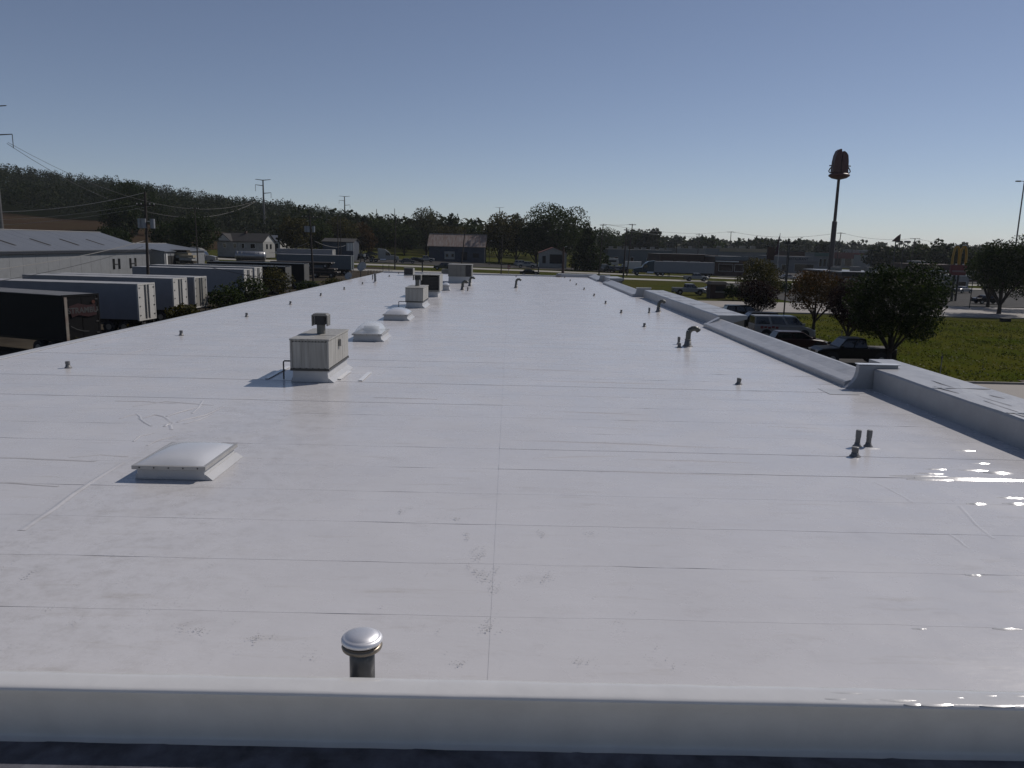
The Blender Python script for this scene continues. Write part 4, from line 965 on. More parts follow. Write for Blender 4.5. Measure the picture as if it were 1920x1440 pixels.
for lab, k, px, py, Y, rot, col in [('silver pickup in front of the small garage lot', 'pickup', 987, 494, 228, .05, 'silver'), ('white car behind the silver pickup near the garage', 'suv', 979, 488, 240, .1, 'white'), ('pale car right of the white one by the garage', 'sedan', 994, 487, 243, .1, 'silver'),
   ('silver sedan parked left of the barn', 'sedan', 764, 485, 226, .1, 'grey'), ('dark sedan behind the silver one left of the barn', 'sedan', 780, 481, 236, .3, 'dark'), ('white pickup close to the left barn corner', 'pickup', 797, 480, 240, .2, 'silver'),
   ('black car right of the blue shed', 'suv', 676, 470, 236, .1, 'black'), ('dark car beside the black one near the blue shed', 'sedan', 688, 468, 244, .4, 'dark'), ('abandoned dark car on the slope above the black ones', 'sedan', 696, 456, 270, .2, 'green'),
   ('green car seen between the leaning poles', 'suv', 1142, 508, 222, math.pi/2+.2, 'green'), ('white car left of the box truck', 'suv', 1157, 508, 224, math.pi/2, 'white'), ('dark car beside the box truck', 'suv', 1170, 509, 220, math.pi/2, 'dark'), ('pale minivan in the driveway behind the spruce', 'van', 1131, 507, 226, math.pi/2, 'white')]:
    c = at(px, py, Y); vehicle(k, lab, c.x, Y, rot, col, group=LC)
for i, (lab, px, py, Y, k, col) in enumerate([('dark sedan under the trees at the right edge', 1852, 562, 130, 'sedan', 'black'), ('white car by the bright lamp in the plaza lot', 1478, 512, 215, 'sedan', 'white'), ('silver car in the plaza lot near the sign pole', 1570, 507, 226, 'sedan', 'silver'), ('dark car in the plaza lot right of the sign pole', 1592, 506, 230, 'suv', 'dark'), ('pale car left of the dark flat shop', 1545, 510, 215, 'suv', 'white'), ('white car at the white drive-in', 1806, 532, 165, 'sedan', 'white')]):
    c = at(px, py, Y); vehicle(k, lab, c.x, Y, .1*i, col, group='cars in the plaza lots')

def wheelset(t, xs, r=.5, w=.55, hw=1.0):
    for x in xs:
        for s in (-1, 1):
            o = MB().wheel(x, s*hw, r, r, w, 16).build('wheel', M_tyre, t); MB().wheel(x, s*(hw+w/2+.01), r, r*.5, .02, 10).build('rim', M_rim, o)

M_van = mat('trailer_skin', (.24,.25,.28), .45, var=.06, scale=1.5); M_vanw = mat('trailer_white', (.60,.59,.56), .5, var=.08, scale=2); M_vantop = mat('trailer_roof', (.42,.42,.42), .5, var=.1, scale=1.2)
M_chas = mat('chassis', (.02,.019,.018), .7, var=.3)
def semitrailer(label, x, y, rot, z, L=14.6, skin=M_van, door=M_vanw, frame=M_vanw, wheels=True, rods=True, group='semi trailers parked at left', H=4.1, top=None, open_top=False, z1=1.15):
    """local +x is the front; the doors are at x=0"""
    t = thing('semi_trailer', label, 'trailer', (x, y, z), rot, group); hw = 1.28
    if open_top:
        MB().box(.1, L, -hw, hw, z1, z1+.15).build('floor', M_chas, t)
        for s in (-1, 1): MB().box(.05, L, s*hw-.04, s*hw+.04, z1+.151, H-.08).build('side_wall', skin, t)
        MB().box(L-.06, L, -hw+.05, hw-.05, z1+.151, H-.05).build('front_wall', skin, t)
        for s in (-1, 1): MB().box(.0, L, s*hw-.07, s*hw+.07, H-.078, H).build('top_rail', M_vanw, t)
        MB().box(-.06, .04, -hw, hw, z1, H-.1).build('tail_gate', door, t)
    else:
        MB().box(.12, L, -hw, hw, z1, H-.06).build('box', skin, t)
        k = 12
        for i in range(k): MB().box(.10+i*(L-.1)/k+.01, .10+(i+1)*(L-.1)/k-.01, -hw-.02, hw+.02, H-.058, H-.02+.006*(i % 2)).build('roof_sheet', top or M_vantop, t)
        f = MB()
        for s in (-1, 1): f.box(-.02, .118, s*hw-.07, s*hw+.07, z1-.1, H)
        f.box(-.02, .118, -hw+.07, hw-.07, H-.14, H); f.box(-.02, .118, -hw+.07, hw-.07, z1-.1, z1+.05)
        f.build('rear_frame', frame, t)
        for s in (-1, 1):
            d = MB().box(.0, .06, min(s*.02, s*(hw-.09)), max(s*.02, s*(hw-.09)), z1+.06, H-.16).build('door', door, t)
            for q in ((.32, .16) if rods else ()): MB().tube([(-.03, s*q, z1), (-.03, s*q, H-.1)], .025, 6).build('lock_rod', M_galv, d)
            for q in range(4): MB().box(-.035, .0, s*(hw-.16)-.1, s*(hw-.16)+.1, z1+.3+q*.75, z1+.38+q*.75).build('hinge', M_pipe, d)
    MB().box(-.05, .05, -hw+.1, hw-.1, .5, .66).build('underride_bar', M_chas, t)
    for s in (-1, 1): MB().box(.0, .06, s*.9-.05, s*.9+.05, .66, z1-.1).build('bar_post', M_chas, t)
    MB().box(.3, L-.5, -.5, .5, .85, z1-.005).build('chassis_rail', M_chas, t)
    for s in (-1, 1): MB().box(L*.73, L*.73+.14, s*.8-.07, s*.8+.07, .02, z1-.005).build('landing_leg', M_chas, t)
    if wheels: wheelset(t, (1.4, 2.7))
    return t
def park(x, y, deg, label, ztop=.1, **k):
    a = math.radians(deg); return semitrailer(label, x, y, a, ztop - k.get('H', 4.1), **k)
M_blk = mat('black_trailer_skin', (.006,.006,.007), .6, var=.2, spec=.15)
t = park(-28.2, 51.2, 158, 'black box trailer with a red and grey logo on its doors, nearest at left', rods=False, skin=M_blk, door=M_blk, frame=M_blk, top=mat('dull_trailer_roof', (.16,.16,.16), .6))
hw = 1.28
R3 = Matrix(((0,0,-1,-.075),(-1,0,0,0),(0,1,0,0),(0,0,0,1)))     # text plane: x -> -y, y -> z, facing -x
def logo_poly(name, pts, m, off): MB().add([(-.06-off, -u, v) for u, v in pts], [tuple(range(len(pts)))]).build(name, m, t)
M_lgr = mat('logo_red', (.034,.004,.004), .5); M_lgg = mat('logo_grey', (.075,.075,.075), .5); M_lgo = mat('logo_orange', (.09,.02,.008), .5)
logo_poly('logo_banner', [(-1.0,3.35),(-.3,3.52),(.4,3.36),(1.0,3.42),(1.05,2.70),(.4,2.60),(-.3,2.76),(-.8,2.62)], M_lgr, .004)
logo_poly('logo_disc', [(.86+.13*math.cos(q*.523), 3.56+.13*math.sin(q*.523)) for q in range(12)], M_lgo, .008)
for i, (u, v) in enumerate([(-.95,2.1),(-.5,1.85),(0,1.7),(.4,1.66)][:-1]):
    u2, v2 = [(-.95,2.1),(-.5,1.85),(0,1.7),(.4,1.66)][i+1]; logo_poly('logo_swoosh', [(u,v),(u2,v2),(u2,v2-.05),(u,v-.05)], M_lgg, .004)
tm = text_mesh('STRAMBU', .52, 'lettering', M_lgg, t, Matrix(((0,0,-1,-.074),(-1,0,0,-.02),(0,1,0,3.04),(0,0,0,1))), .012)
MB().box(-.075, -.021, 1.10, 1.30, 1.1, 3.95).build('reflective_corner', mat('worn_corner', (.42,.41,.35), .5, col2=(.25,.17,.14), scale=1.2), t)
park(-30.3, 65.0, 176, 'white box trailer with bright double doors, second from the left')
park(-31.1, 73.6, 176, 'white box trailer parked third from the left', ztop=.15)
park(-30.9, 78.0, 177, 'box trailer with a beige rear door, right of the white ones', door=mat('beige_door', (.30,.29,.26), .6))
park(-33.4, 99.8, 176, 'blue-grey box trailer with open white door behind the weeds')
park(-34.1, 106.0, 176, 'box trailer with pale door edges beside the blue-grey one', ztop=.15)
park(-32.3, 113.9, 177, 'black open-topped trailer behind the shrub', skin=M_blk, door=mat('rust_grey_gate', (.10,.10,.095), .7), open_top=True)
park(-33.3, 128, 177, 'larger black open-topped trailer right of the other', skin=M_blk, door=mat('rust_grey_gate', (.10,.10,.095), .7), open_top=True, ztop=.15, L=16)
park(-33.8, 168, 178, 'long grey box trailer behind the stacked flatbeds', skin=M_greybl, door=M_greybl, frame=M_greybl, L=16, ztop=gzf(-42,168)+4.15)
park(-44, 196, 178, 'white-topped trailer beyond the tank', L=14, ztop=gzf(-51,196)+4.15)
def flatbed(label, x, y, z, rot, L=12.5, wheels=True):
    t = thing('flatbed_trailer', label, 'trailer', (x, y, z), rot, 'flatbed trailers in a stack')
    MB().box(0, L, -1.25, 1.25, 1.0, 1.22).build('deck', mat('weathered_deck', (.07,.055,.045), .8, var=.3), t)
    for s in (-1, 1): MB().box(.2, L-.3, s*.55-.08, s*.55+.08, .6, .995).build('beam', M_chas, t); MB().box(-.06, .0, s*1.0-.18, s*1.0+.18, 1.02, 1.2).build('tail_light', M_vanw, t)
    if wheels: wheelset(t, (1.3, 4.6), r=.48, w=.3, hw=1.0)
    return t
gzs = gzf(-42, 160); fr_ = math.radians(178)
flatbed('lowest flatbed by the weeds', -35.0, 160, gzs, fr_)
flatbed('brown flatbed deck lying on the lowest one', -35.6, 160, gzs + .62, fr_, wheels=False)
flatbed('upper flatbed with its wheels showing, beside the tall transformer pole', -36.2, 160, gzs + 1.84, fr_)
flatbed('bare flatbed before the blue-grey trailers', -31.2, 90, -4, fr_, L=6.5)

def tractor(label, x, y, rot, col, sleeper=True, z=None):
    t = thing('truck_tractor', label, 'truck', (x, y, gzf(x,y)+.06 if z is None else z), rot, 'truck tractors'); pm = P[col]
    MB().prism([(.9,.75),(3.3,.75),(3.35,1.25),(3.2,1.75),(1.9,2.0),(.9,2.05)], 'y', -.85, .85).build('hood', pm, t, bevel=.06)
    MB().prism([(-.7,.75),(1.0,.75),(1.05,2.1),(.55,3.0),(-.7,3.05)], 'y', -1.1, 1.1).build('cab', pm, t, bevel=.05)
    if sleeper: MB().prism([(-2.4,1.0),(-.69,1.0),(-.69,3.06),(.35,3.10),(-.6,3.72),(-2.4,3.95)], 'y', -1.18, 1.18).build('sleeper_fairing', pm, t, bevel=.06)
    MB().quad((1.07,-1.0,2.1),(1.07,1.0,2.1),(.60,.92,2.92),(.60,-.92,2.92)).build('windscreen', M_glassdk, t)
    for s in (-1, 1):
        MB().quad((-.35,s*1.115,2.05),(.85,s*1.115,2.05),(.48,s*1.115,2.8),(-.35,s*1.115,2.85)).build('side_window', M_glassdk, t)
        MB().tube([(-2.0,s*1.0,.75),(-.3,s*1.0,.75)], .3, 12).build('fuel_tank', M_alu, t)
        MB().tube([(-2.55,s*1.0,1.2),(-2.55,s*1.0,3.9)], .08, 8).build('exhaust_stack', M_galv, t)
        MB().box(3.2,3.36,s*.7-.15,s*.7+.15,1.15,1.4).build('headlight', M_lamp, t)
        MB().box(.7,.85,s*1.25-.06,s*1.25+.06,1.9,2.5).build('mirror', M_dark, t)
    MB().box(-5.2, 1, -.45, .45, .7, 1.0).build('frame_rail', M_chas, t); MB().box(3.25,3.5,-1.1,1.1,.45,.85).build('bumper', M_galv, t)
    MB().box(3.33,3.38,-.6,.6,.95,1.7).build('grille', M_dark, t)
    wheelset(t, (2.4,), r=.5, w=.3, hw=.95); wheelset(t, (-3.2,-4.5), r=.5, w=.55, hw=.95)
    return t
c = at(1204, 520, 211.5); tractor('dark blue truck tractor pulling the grey trailer on the far carriageway', c.x+.8, 211.5, math.pi, 'teal')
a, b = at(1224, 519, 211.5), at(1336, 519, 211.5)
semitrailer('long grey trailer hauled by the dark blue tractor', b.x, 211.5, math.pi, gzf(b.x,211.5)+.05, L=b.x-a.x, skin=M_van, door=M_van, frame=M_van, group='trailers on the road')
c = at(381, 492, 190); tractor('white truck tractor with high fairing by the dark evergreen', c.x, 190, 0, 'white')
c = at(725, 482, 226); tractor('silver truck tractor parked left of the cars by the barn', c.x, 227, .12, 'silver')
c = at(1182, 509, 226); t = thing('box_truck', 'white box truck right of the leaning poles', 'truck', (c.x, 226, gzf(c.x,226)+.05), math.pi/2*1.9)
MB().box(-3,1.6,-1.15,1.15,1.0,3.2).build('cargo_box', M_vanw, t); MB().prism([(1.62,.5),(3.4,.5),(3.4,1.3),(2.9,1.5),(2.5,2.3),(1.62,2.35)], 'y', -1, 1).build('cab', P['white'], t); MB().quad((2.93,-.9,1.55),(2.93,.9,1.55),(2.56,.85,2.25),(2.56,-.85,2.25)).build('windscreen', M_glassdk, t); wheelset(t, (-1.8,2.5), r=.42, w=.3, hw=.9)
c = at(1146, 488, 275); t = thing('motorhome', 'white motorhome with dark stripe behind the spruce', 'camper', (c.x, 275, gzf(c.x,275)+.05), .12)
MB().prism([(-2.6,.6),(2.3,.6),(2.5,1.9),(2.1,2.9),(-2.6,3.3)], 'y', -1.2, 1.2).build('body', M_vanw, t, bevel=.1); MB().box(-2.3,1.6,-1.22,-1.205,1.7,2.3).build('window_band', M_glassdk, t); wheelset(t, (-1.5,1.7), r=.4, w=.3, hw=1.0)
# silver tank with ribs
c = at(468, 488, 152)
t = thing('tank_trailer', 'shiny ribbed silver tank trailer between the truck and the black trailers', 'trailer', (at(470, 480, 182).x, 182, gzf(-60, 182)), math.radians(8))
MB().tube([(-3.4,0,2.7),(-3.2,0,2.7),(3.2,0,2.7),(3.4,0,2.7)], [.6,1.05,1.05,.6], 24).build('tank', M_galv, t, smooth=True)
for i in range(7): MB().tube([(-2.9+i*.97,0,2.7),(-2.8+i*.97,0,2.7)], 1.09, 24).build('rib', M_galv, t)
MB().box(-3.2,3.2,-.5,.5,1.2,1.6).build('chassis', M_chas, t); wheelset(t, (-2,-.7), hw=.95)
# lumber / crushed material stacks
for i, (lab, px, py, Y, w, n_) in enumerate([('stack of flattened scrap left of the white truck', 336, 494, 158, 4.2, 6), ('second stack of flattened scrap by the pole', 352, 494, 152, 2.6, 4)]):
    c = at(px, py, Y); n_ += int((c.z-.2-gzf(c.x,Y))/.55); t = thing('scrap_stack', lab, 'stack', (c.x, Y, gzf(c.x,Y)), .05)
    r = random.Random(i+3)
    for k in range(n_): MB().box(-w/2+r.uniform(-.2,.2), w/2+r.uniform(-.2,.2), -1+r.uniform(-.1,.1), 1, k*.55+.004, k*.55+.46).build('bale', [M_whdk, M_tan, M_dirt][k % 3], t)

# ------------------------------------------------------------------ poles, wires, signs
def upole(label, px, pyt, Y, arms=(), trafos=0, tdrop=3.4, r=.15, lean_px=0, base=None, m=None, group='wooden utility poles', name='utility_pole', lamp=False):
    c = at(px, pyt, Y); z0 = gzf(c.x, Y) if base is None else base; h = c.z - z0
    t = thing(name, label, 'pole', (c.x, Y, z0), 0, group); lx = lean_px*Y/FOC
    MB().tube([(-lx,0,-.2),(0,0,h)], [r, r*.62], 10).build('shaft', m or M_wood, t)
    for dz, w in arms:
        MB().box(-w/2, w/2, -.16, -.05, h-dz-.06, h-dz+.06).build('crossarm', m or M_wood, t)
        for s in (-1, -.5, .5, 1): MB().lathe([(.05,0),(.07,.06),(.05,.14),(.02,.16)], 8, (s*w/2*.92, -.1, h-dz+.06)).build('insulator', M_dish, t)
    for k in range(trafos):
        dx = (-.85, -.30, .62)[k]*.95; zt = h - tdrop
        q = MB().tube([(dx,-.1 if k == 1 else .1,zt-.62),(dx,-.1 if k == 1 else .1,zt+.45)], .27, 14).build('transformer', mat('transformer_grey', (.30,.32,.34), .45), t)
        MB().tube([(dx,.0,zt+.45),(dx,.0,zt+.72)], .05, 6).build('bushing', M_wood, q)
    if trafos: MB().box(-1.0,.8,-.05,.05,h-tdrop+.1,h-tdrop+.2).build('mounting_bracket', M_galv, t)
    if lamp:
        MB().tube([(0,0,h-.2),(.5,-.6,h+.1)], .04, 6).build('arm', M_galv, t); MB().box(.35,.75,-.9,-.5,h,h+.16).build('lamp_head', M_dish, t)
    return t, Vector((c.x, Y, c.z))
t1, top1 = upole('near utility pole with three grey transformers rising behind the white trailers', 272, 360, 90, arms=((1.45,2.1),), trafos=3, r=.19, lean_px=5, base=-4)
t2, top2 = upole('bare utility pole in front of the broad dark evergreen', 365, 384, 158, arms=((.8,1.6),), r=.14, lean_px=-1)
t3, top3 = upole('middle utility pole with transformers above the black trailers', 581, 405, 146, arms=((.2,3.0),), trafos=3, tdrop=2.3, r=.2, lean_px=-4, base=-4)
upole('left of two thin poles before the blue shed', 633, 402, 200, arms=((.4,1.8),), r=.14)
upole('right of two thin poles before the blue shed', 638, 408, 206, arms=(), r=.12)
upole('tall bare pole left of the barn', 742, 405, 193, r=.17, lean_px=2)
upole('leaning pole in front of the barn', 872, 429, 192, r=.17, lean_px=7)
upole('pole right of the barn with a street lamp', 918, 452, 238, r=.11, lamp=True)
upole('slim pole beside the stop sign', 942, 441, 188, r=.15, lean_px=1)
upole('thick dark post with a lamp before the garage', 1057, 463, 190, r=.38, m=M_brick, lamp=True, lean_px=0)
t4, top4 = upole('pole beside the spruce', 1131, 420, 200, arms=((.3,1.6),), r=.18, lean_px=4)
t5, top5 = upole('nearest of the leaning poles by the semi truck', 1175, 427, 176, arms=((.5,1.2),), r=.2, lean_px=2)
t6, top6 = upole('right leaning pole by the semi truck cab', 1186, 420, 203, arms=((.2,1.8),), r=.18, lean_px=6)
t7, top7 = upole('pole with double arm above the tan-roofed shop', 1371, 434, 330, arms=((.3,3.6),), r=.2)
upole('short pole left of the tan-roofed shop', 1311, 438, 345, arms=((.4,3.0),), r=.2)
t8, top8 = upole('pole with crossarm right of the tall sign', 1577, 436, 290, arms=((.3,3.0),), r=.22, lean_px=4)
t9, top9 = upole('pole with crossarm left of the yellow arches', 1716, 447, 240, arms=((.1,3.0),), r=.2, lean_px=6)
upole('pole behind the shop block', 1270, 446, 320, arms=(), r=.2)
upole('distant pole between tree tops left of the barn', 706, 392, 520, r=.3, name='steel_pole', m=M_steel, group='steel poles')
upole('distant pole over the tree tops near the barn', 740, 391, 560, r=.3, name='steel_pole', m=M_steel, group='steel poles')

def lattice_pole(label, px, pyt, Y, r, arms):
    c = at(px, pyt, Y); z0 = gzf(c.x, Y); h = c.z - z0
    t = thing('transmission_pole', label, 'pylon', (c.x, Y, z0), 0, 'steel transmission poles')
    MB().tube([(0,0,-.5),(0,0,h)], [r, r*.45], 12).build('shaft', M_steel, t)
    for dz, x0, x1, hang in arms:
        a = MB().tube([(x0,0,h-dz+.35*(abs(x0) > .5)),(0,0,h-dz),(x1,0,h-dz+.35*(abs(x1) > .5))], [.12,.2,.12], 6).build('arm', M_steel, t)
        if hang:
            xe = x0 if abs(x0) > abs(x1) else x1
            MB().tube([(xe,0,h-dz+.3),(xe,0,h-dz-hang)], .09, 6).build('insulator_string', M_pipe, a)
    return t, c, h
f2 = 350/FOC
lattice_pole('steel transmission pole with staggered arms above the farmhouse', 493, 337, 350, .62, [(.2,-14*f2,14*f2,0), (10.5*f2,-14*f2,.1,10*f2), (24*f2,-.1,14*f2,8*f2)])
f3 = 560/FOC
lattice_pole('farther transmission pole left of the tall bare pole', 646, 368, 560, .7, [(.2,-10*f3,10*f3,0), (8*f3,-10*f3,.1,5*f3), (16*f3,-.1,10*f3,5*f3)])
lattice_pole('small distant transmission pole above the poplars', 937, 389, 900, .8, [(.2,-5,5,0), (6,-5,.1,3)])
f1 = 210/FOC
lattice_pole('transmission pole just outside the left picture edge, arm tips showing', -22, 160, 210, .6, [(36*f1,-30*f1,29*f1,0), (85*f1,-30*f1,35*f1,22*f1)])

def wire(label, a, b, sag, r=.022, m=None, n=18):
    a, b = Vector(a), Vector(b); o = bpy.data.objects.new
    pts = [a.lerp(b, i/n) - a - Vector((0,0,sag*4*(i/n)*(1-i/n))) for i in range(n+1)]
    q = MB().tube(pts, r, 5).build('overhead_wire', m or M_wire); q.location = a
    return tag(q, label, 'wire', 'overhead wires')
wire('pale upper cable from the near transformer pole to the left', top1 + Vector((-.1,-.1,-.1)), at(-40, 398, 80), .55, .03, M_wirelt)
wire('dark cable from the near pole crossarm to the left', top1 + Vector((-.9,-.1,-1.45)), at(-60, 412, 112), .5, .016, M_wirelt)
wire('second dark cable from the near pole crossarm to the left', top1 + Vector((.8,-.1,-1.5)), at(-60, 424, 105), .5, .016, M_wirelt)
wire('pale service cable crossing the grey warehouse wall', at(272, 451, 90), at(-60, 512, 62), .35, .035, M_wirelt)
wire('dark service cable crossing the grey warehouse wall', at(268, 462, 90), at(-40, 533, 60), .35, .025)
wire('cable dropping from the near pole past the blue-grey trailer', at(390, 500, 90), at(600, 534, 80), .25, .03)
wire('cable from the middle transformer pole down to the farmhouse', at(577, 455, 146), at(505, 474, 215), .5, .04, M_wirelt)
wire('slack cable from the middle transformer pole to the blue shed', at(590, 452, 146), at(648, 460, 230), .8, .03, M_wirelt)
wire('upper line along the highway from the spruce pole', top4, top7, 1.5, .035); wire('upper line along the highway toward the tall sign', top7, top8, 2.0, .04)
wire('upper line along the highway toward the yellow arches', top8, top9, 1.2, .035); wire('line leaving the pole by the yellow arches to the right', top9, at(1925, 470, 215), .8, .03)
wire('lower line along the highway', top5 - Vector((0,0,.6)), at(1330, 442, 340), .8, .03); wire('short line between the leaning poles', top4, top6, .3, .03)
wire('high-voltage conductor swooping behind the hillside trees', at(13, 269, 210), at(478, 379, 350), 12, .06); wire('second high-voltage conductor beside it', at(15, 267, 210), at(480, 377, 352), 9, .05)

def lamp_post(label, px, pyt, Y, pyb=None, r=.09, head='flood', m=None):
    c = at(px, pyt, Y); z0 = gzf(c.x, Y); h = c.z - z0
    t = thing('lamp_post', label, 'lamp post', (c.x, Y, z0), 0, 'lamp posts')
    MB().tube([(0,0,0),(0,0,h)], [r, r*.7], 8).build('post', m or M_black, t)
    if head == 'flood':
        for s in (-1, 1): MB().box(s*.35-.26, s*.35+.26, -.3, .3, h-.05, h+.18).build('lamp_head', M_black, t)
    elif head == 'ring':
        for s in (-1, 1):
            MB().tube([(0,0,h-2.2),(s*.9,0,h-1.6),(s*1.1,0,h-.6),(s*1.0,0,h)], .1, 6).build('curved_arm', M_black, t)
            MB().box(s*1.0-.8, s*1.0+.5, -.4, .4, h, h+.45).build('lamp_head', M_black, t)
    else:
        MB().tube([(-1.6,0,h),(1.6,0,h+.05)], .08, 6).build('cross_bar', M_steel, t)
        for s in (-1, 1): MB().box(s*1.5-.5, s*1.5+.5, -.3, .3, h-.15, h+.12).build('lamp_head', M_steel, t)
lamp_post('black lamp post on the lawn between the small trees', 1481, 457, 88)
lamp_post('dark lamp post standing behind the dark flat shop', 1636, 470, 150, r=.16)
lamp_post('lamp post with twin curved arms left of the yellow arches', 1695, 455, 200, r=.16, head='ring')
lamp_post('tall pale highway mast at the right picture edge', 1921, 340, 190, r=.2, head='cross', m=M_steel)
lamp_post('short dark lamp post right of the yellow arches', 1826, 512, 118, r=.07)

# tall pylon sign, seen edge-on
Y = 180; c = at(1573, 333, Y); z0 = gzf(c.x, Y); k = Y/FOC
t = thing('pylon_sign', 'very tall pole sign with dark red arched head seen from behind', 'sign', (c.x, Y, z0)); h = c.z - z0
MB().tube([(0,0,-.5),(0,0,h*.60),(0,0,h*.61),(0,0,h+.3)], [.62,.55,.36,.30], 16).build('shaft', mat('sign_pole_brown', (.055,.04,.04), .5, var=.1), t)
M_sg = mat('sign_red_brown', (.10,.024,.020), .5, var=.2)
MB().lathe([(.4,-.75),(1.6,-.45),(2.25,.0),(2.3,.25),(1.9,.55),(1.2,.75)], 28, (0,0,h+.3)).build('platform_dish', M_sg, t, smooth=True)
def arch_slab(x0, sgn, top):
    out = [(x0+sgn*0, .75), (x0+sgn*1.62, .75), (x0+sgn*1.55, 1.9), (x0+sgn*1.50, 3.2), (x0+sgn*1.30, 4.5), (x0+sgn*.92, top-.35), (x0+sgn*.45, top), (x0+sgn*.12, top+.02), (x0+sgn*.02, top-.4)]
    MB().prism([(a, h+.3+b) for a, b in out], 'y', -.9, .9).build('arch', M_sg, t, bevel=.08)
arch_slab(-.12, -1, 5.85); arch_slab(.05, 1, 5.4)
for s in (-1, 1):
    MB().tube([(s*1.35,0,h+1.0),(s*2.2,0,h+1.05),(s*2.45,0,h+1.35),(s*2.25,0,h+1.8),(s*1.85,0,h+2.35),(s*1.9,0,h+2.6),(s*2.4,0,h+2.55)], .13, 8).build('scroll_bracket', M_sg, t)
    MB().tube([(s*1.4,0,h+2.9),(s*1.75,0,h+3.1)], .16, 8).build('bracket_stub', M_sg, t)
# yellow double-arch sign
Y = 136; c = at(1783, 562, Y); k = Y/FOC; z0 = gzf(c.x, Y); zt = at(1790, 462, Y).z - z0; zm = at(1790, 496, Y).z - z0; zb = at(1785, 516, Y).z - z0
t = thing('arch_sign', 'yellow double-arch restaurant sign over a red panel', 'sign', (c.x+.6, Y, z0))
MB().tube([(-.5,0,0),(-.5,0,zb+.2)], .22, 10).build('pole', M_black, t); MB().tube([(.3,.2,0),(.3,.2,zb+.2)], .18, 10).build('pole', M_black, t)
M_yel = mat('arch_yellow', (.45,.25,.02), .45, var=.1)
for s in (-1, 1):
    cxx = s*.62; pts = []
    for i in range(15):
        a = math.pi*i/14; pts.append((cxx - math.cos(a)*.56, 0, zm + (zt-zm)*math.sin(a)**.55))
    MB().tube(pts, .21, 8).build('arch', M_yel, t)
    MB().box(cxx-.3, cxx+.3, -.16, .16, zt+.16, zt+.30).build('top_lamp', M_white, t)
    MB().box(cxx-.12, cxx+.12, -.42, -.25, zm-.05, zm+.15).build('flood_lamp', M_white, t)
MB().box(-1.35, 1.35, -.22, .22, zb, zm-.06).build('sign_panel', mat('sign_panel_red', (.19,.025,.025), .5), t)
MB().box(-1.15, 1.15, -.26, -.225, zb+.55, zb+.85).build('text_band', mat('sign_panel_dim', (.26,.17,.17), .5), t)
# other signs
def panel_sign(label, px, py0, py1, wpx, Y, m, legs=1, name='roadside_sign', poly=None):
    a, b = at(px, py0, Y), at(px, py1, Y); z0 = gzf(a.x, Y); w = wpx*Y/FOC
    t = thing(name, label, 'sign', (a.x, Y, z0), 0, 'roadside signs')
    for i in range(legs):
        x = 0 if legs == 1 else -w*.3+i*w*.6
        MB().tube([(x,0,0),(x,0,b.z-z0+.1)], .16 if Y > 150 else .06, 8).build('post', M_black, t)
    if poly: MB().prism([(w*u, b.z-z0+(a.z-b.z)*v) for u, v in poly], 'y', -.2, .2).build('panel', m, t)
    else: MB().box(-w/2, w/2, -.2, .2, b.z-z0, a.z-z0).build('panel', m, t)
    return t
panel_sign('distant dark billboard on twin legs right of the tall sign', 1602, 455, 460, 9, 420, M_dark, 2, 'billboard')
panel_sign('wedge-shaped brown sign above the trees', 1681, 439, 453, 15, 230, M_brick, 1, poly=[(-.5,0),(.5,0),(.5,1),(.15,.72)])
panel_sign('dark square sign left of the flag', 1446, 463, 488, 13, 150, M_brick, 1)
panel_sign('small dark sign on a pole right of the flag', 1479, 452, 456, 6, 200, M_dark, 1)
panel_sign('small white utility marker by the lot', 683, 476, 481, 3.2, 205, M_white, 1, 'marker_post')
panel_sign('mailbox on a post by the near carriageway', 792, 488, 491, 6, 186, M_dark, 1, 'mailbox')
panel_sign('white post marker in front of the garage', 1010, 492, 500, 1.2, 205, M_white, 1, 'marker_post')
c = at(954, 501, 190); z0 = gzf(c.x, 190); t = thing('stop_sign', 'red octagonal stop sign left of the dark sedan', 'sign', (c.x, 190, z0)); h = c.z - z0
MB().tube([(0,0,0),(0,0,h+.3)], .06, 8).build('post', M_galv, t)
MB().prism([(.48*math.cos(math.pi/8+i*math.pi/4), h+.48*math.sin(math.pi/8+i*math.pi/4)) for i in range(8)], 'y', -.09, -.065).build('panel', M_red, t)
text_mesh('STOP', .34, 'lettering', M_white, t, Matrix.Translation((0,-.095,h)) @ Matrix.Rotation(math.pi/2, 4, 'X'), .01)
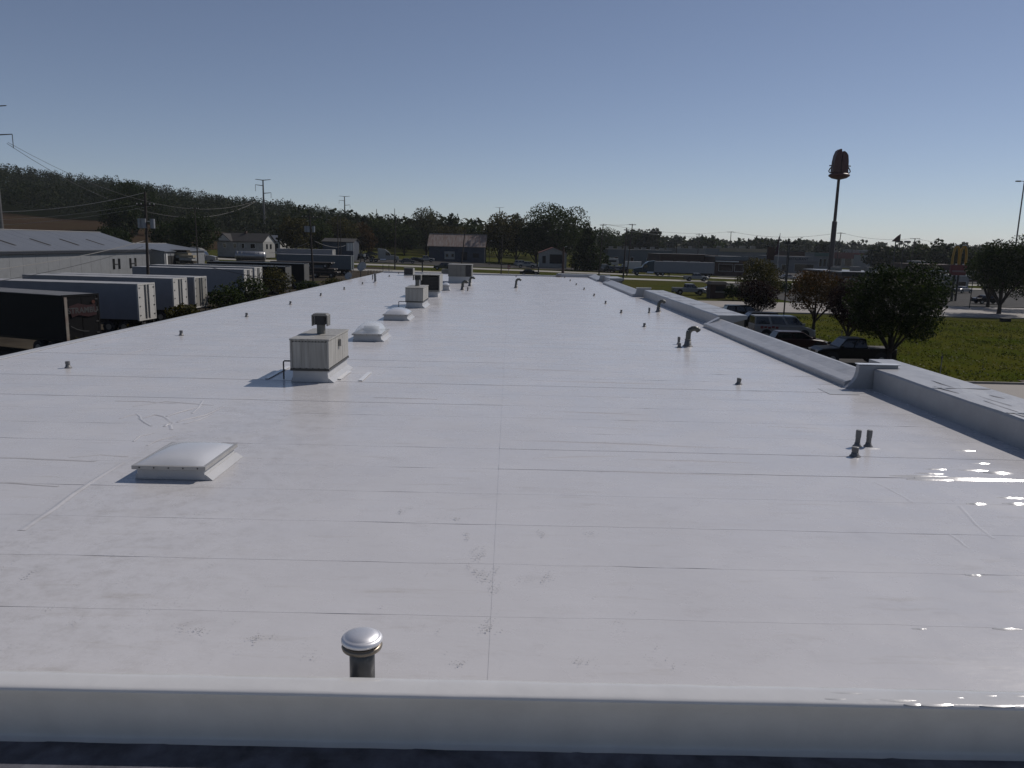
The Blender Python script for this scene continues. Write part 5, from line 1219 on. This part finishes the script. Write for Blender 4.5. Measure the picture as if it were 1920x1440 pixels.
# flag
Y = 150; c = at(1463, 437, Y); z0 = gzf(c.x, Y); t = thing('flag_pole', 'flag hanging limp from a pole before the lettered restaurant', 'flag', (c.x, Y, z0)); h = c.z - z0
MB().tube([(0,0,0),(0,0,h)], [.09,.05], 8).build('pole', M_galv, t)
V = []; F = []
for j in range(9):
    for i in range(6): V.append((-.05-.14*i*(.35+.08*j)+.05*math.sin(i*2+j), .18*math.sin(i*2.3+j*.3), h-.4-j*.42-.12*i))
for j in range(8):
    for i in range(5): F.append((j*6+i, j*6+i+1, (j+1)*6+i+1, (j+1)*6+i))
MB().add(V, F).build('flag_cloth', mat('flag_cloth', (.10,.025,.03), .8, col2=(.05,.045,.075), scale=1.2), t, smooth=True)
# chain-link fence past the far roof edge, small box on the lawn, stakes
a, b = at(690, 503, 150), at(735, 503, 150); z0 = gzf(a.x, 150)
t = thing('chain_link_fence', 'dark wire fence past the far left roof corner', 'fence', ((a.x+b.x)/2, 150, z0)); w = b.x-a.x
for i in range(9): MB().tube([(-w/2+i*w/8,0,0),(-w/2+i*w/8,0,2.5 if i not in (5,7) else 3.6)], .05, 6).build('post', M_pipe, t)
for z in (.1, 1.2, 2.4): MB().tube([(-w/2,0,z),(w/2,0,z)], .03, 6).build('rail', M_pipe, t)
c = at(1886, 594, 95); t = thing('utility_box', 'low dark utility box on the lawn by the right edge', 'box', (c.x, 95, gzf(c.x,95)+.05))
MB().box(-.55,.55,-.3,.3,0,.42).build('cabinet', M_dark, t, bevel=.03); MB().box(-.58,.58,-.33,.33,.421,.46).build('lid', M_pipe, t)
for lab, px, py, Y in (('thin stake in the lawn at right', 1764, 688, 50.5), ('thin stake behind the black pickup', 1577, 640, 66)):
    c = at(px, py, Y); q = MB().tube([(0,0,0),(.02,0,1.3)], .03, 6); t = thing('lawn_stake', lab, 'stake', (c.x, Y, gzf(c.x,Y)), 0, 'lawn stakes'); q.build('rod', M_galv, t); MB().box(-.06,.08,-.02,.02,1.25,1.4).build('tag', M_pipe, t)

# ------------------------------------------------------------------ thin autumn haze
hz = bpy.data.materials.new('haze_air'); hz.use_nodes = True; N = hz.node_tree.nodes; N.remove(N['Principled BSDF'])
pv = N.new('ShaderNodeVolumePrincipled'); pv.inputs['Color'].default_value = (.86,.92,1,1); pv.inputs['Density'].default_value = .00008; pv.inputs['Anisotropy'].default_value = .2
hz.node_tree.links.new(pv.outputs[0], N['Material Output'].inputs['Volume'])
o = MB().box(-3100, 4100, -310, 6100, -6, 95).build('haze', hz); tag(o, 'thin pale haze in the air', 'haze', kind='stuff')
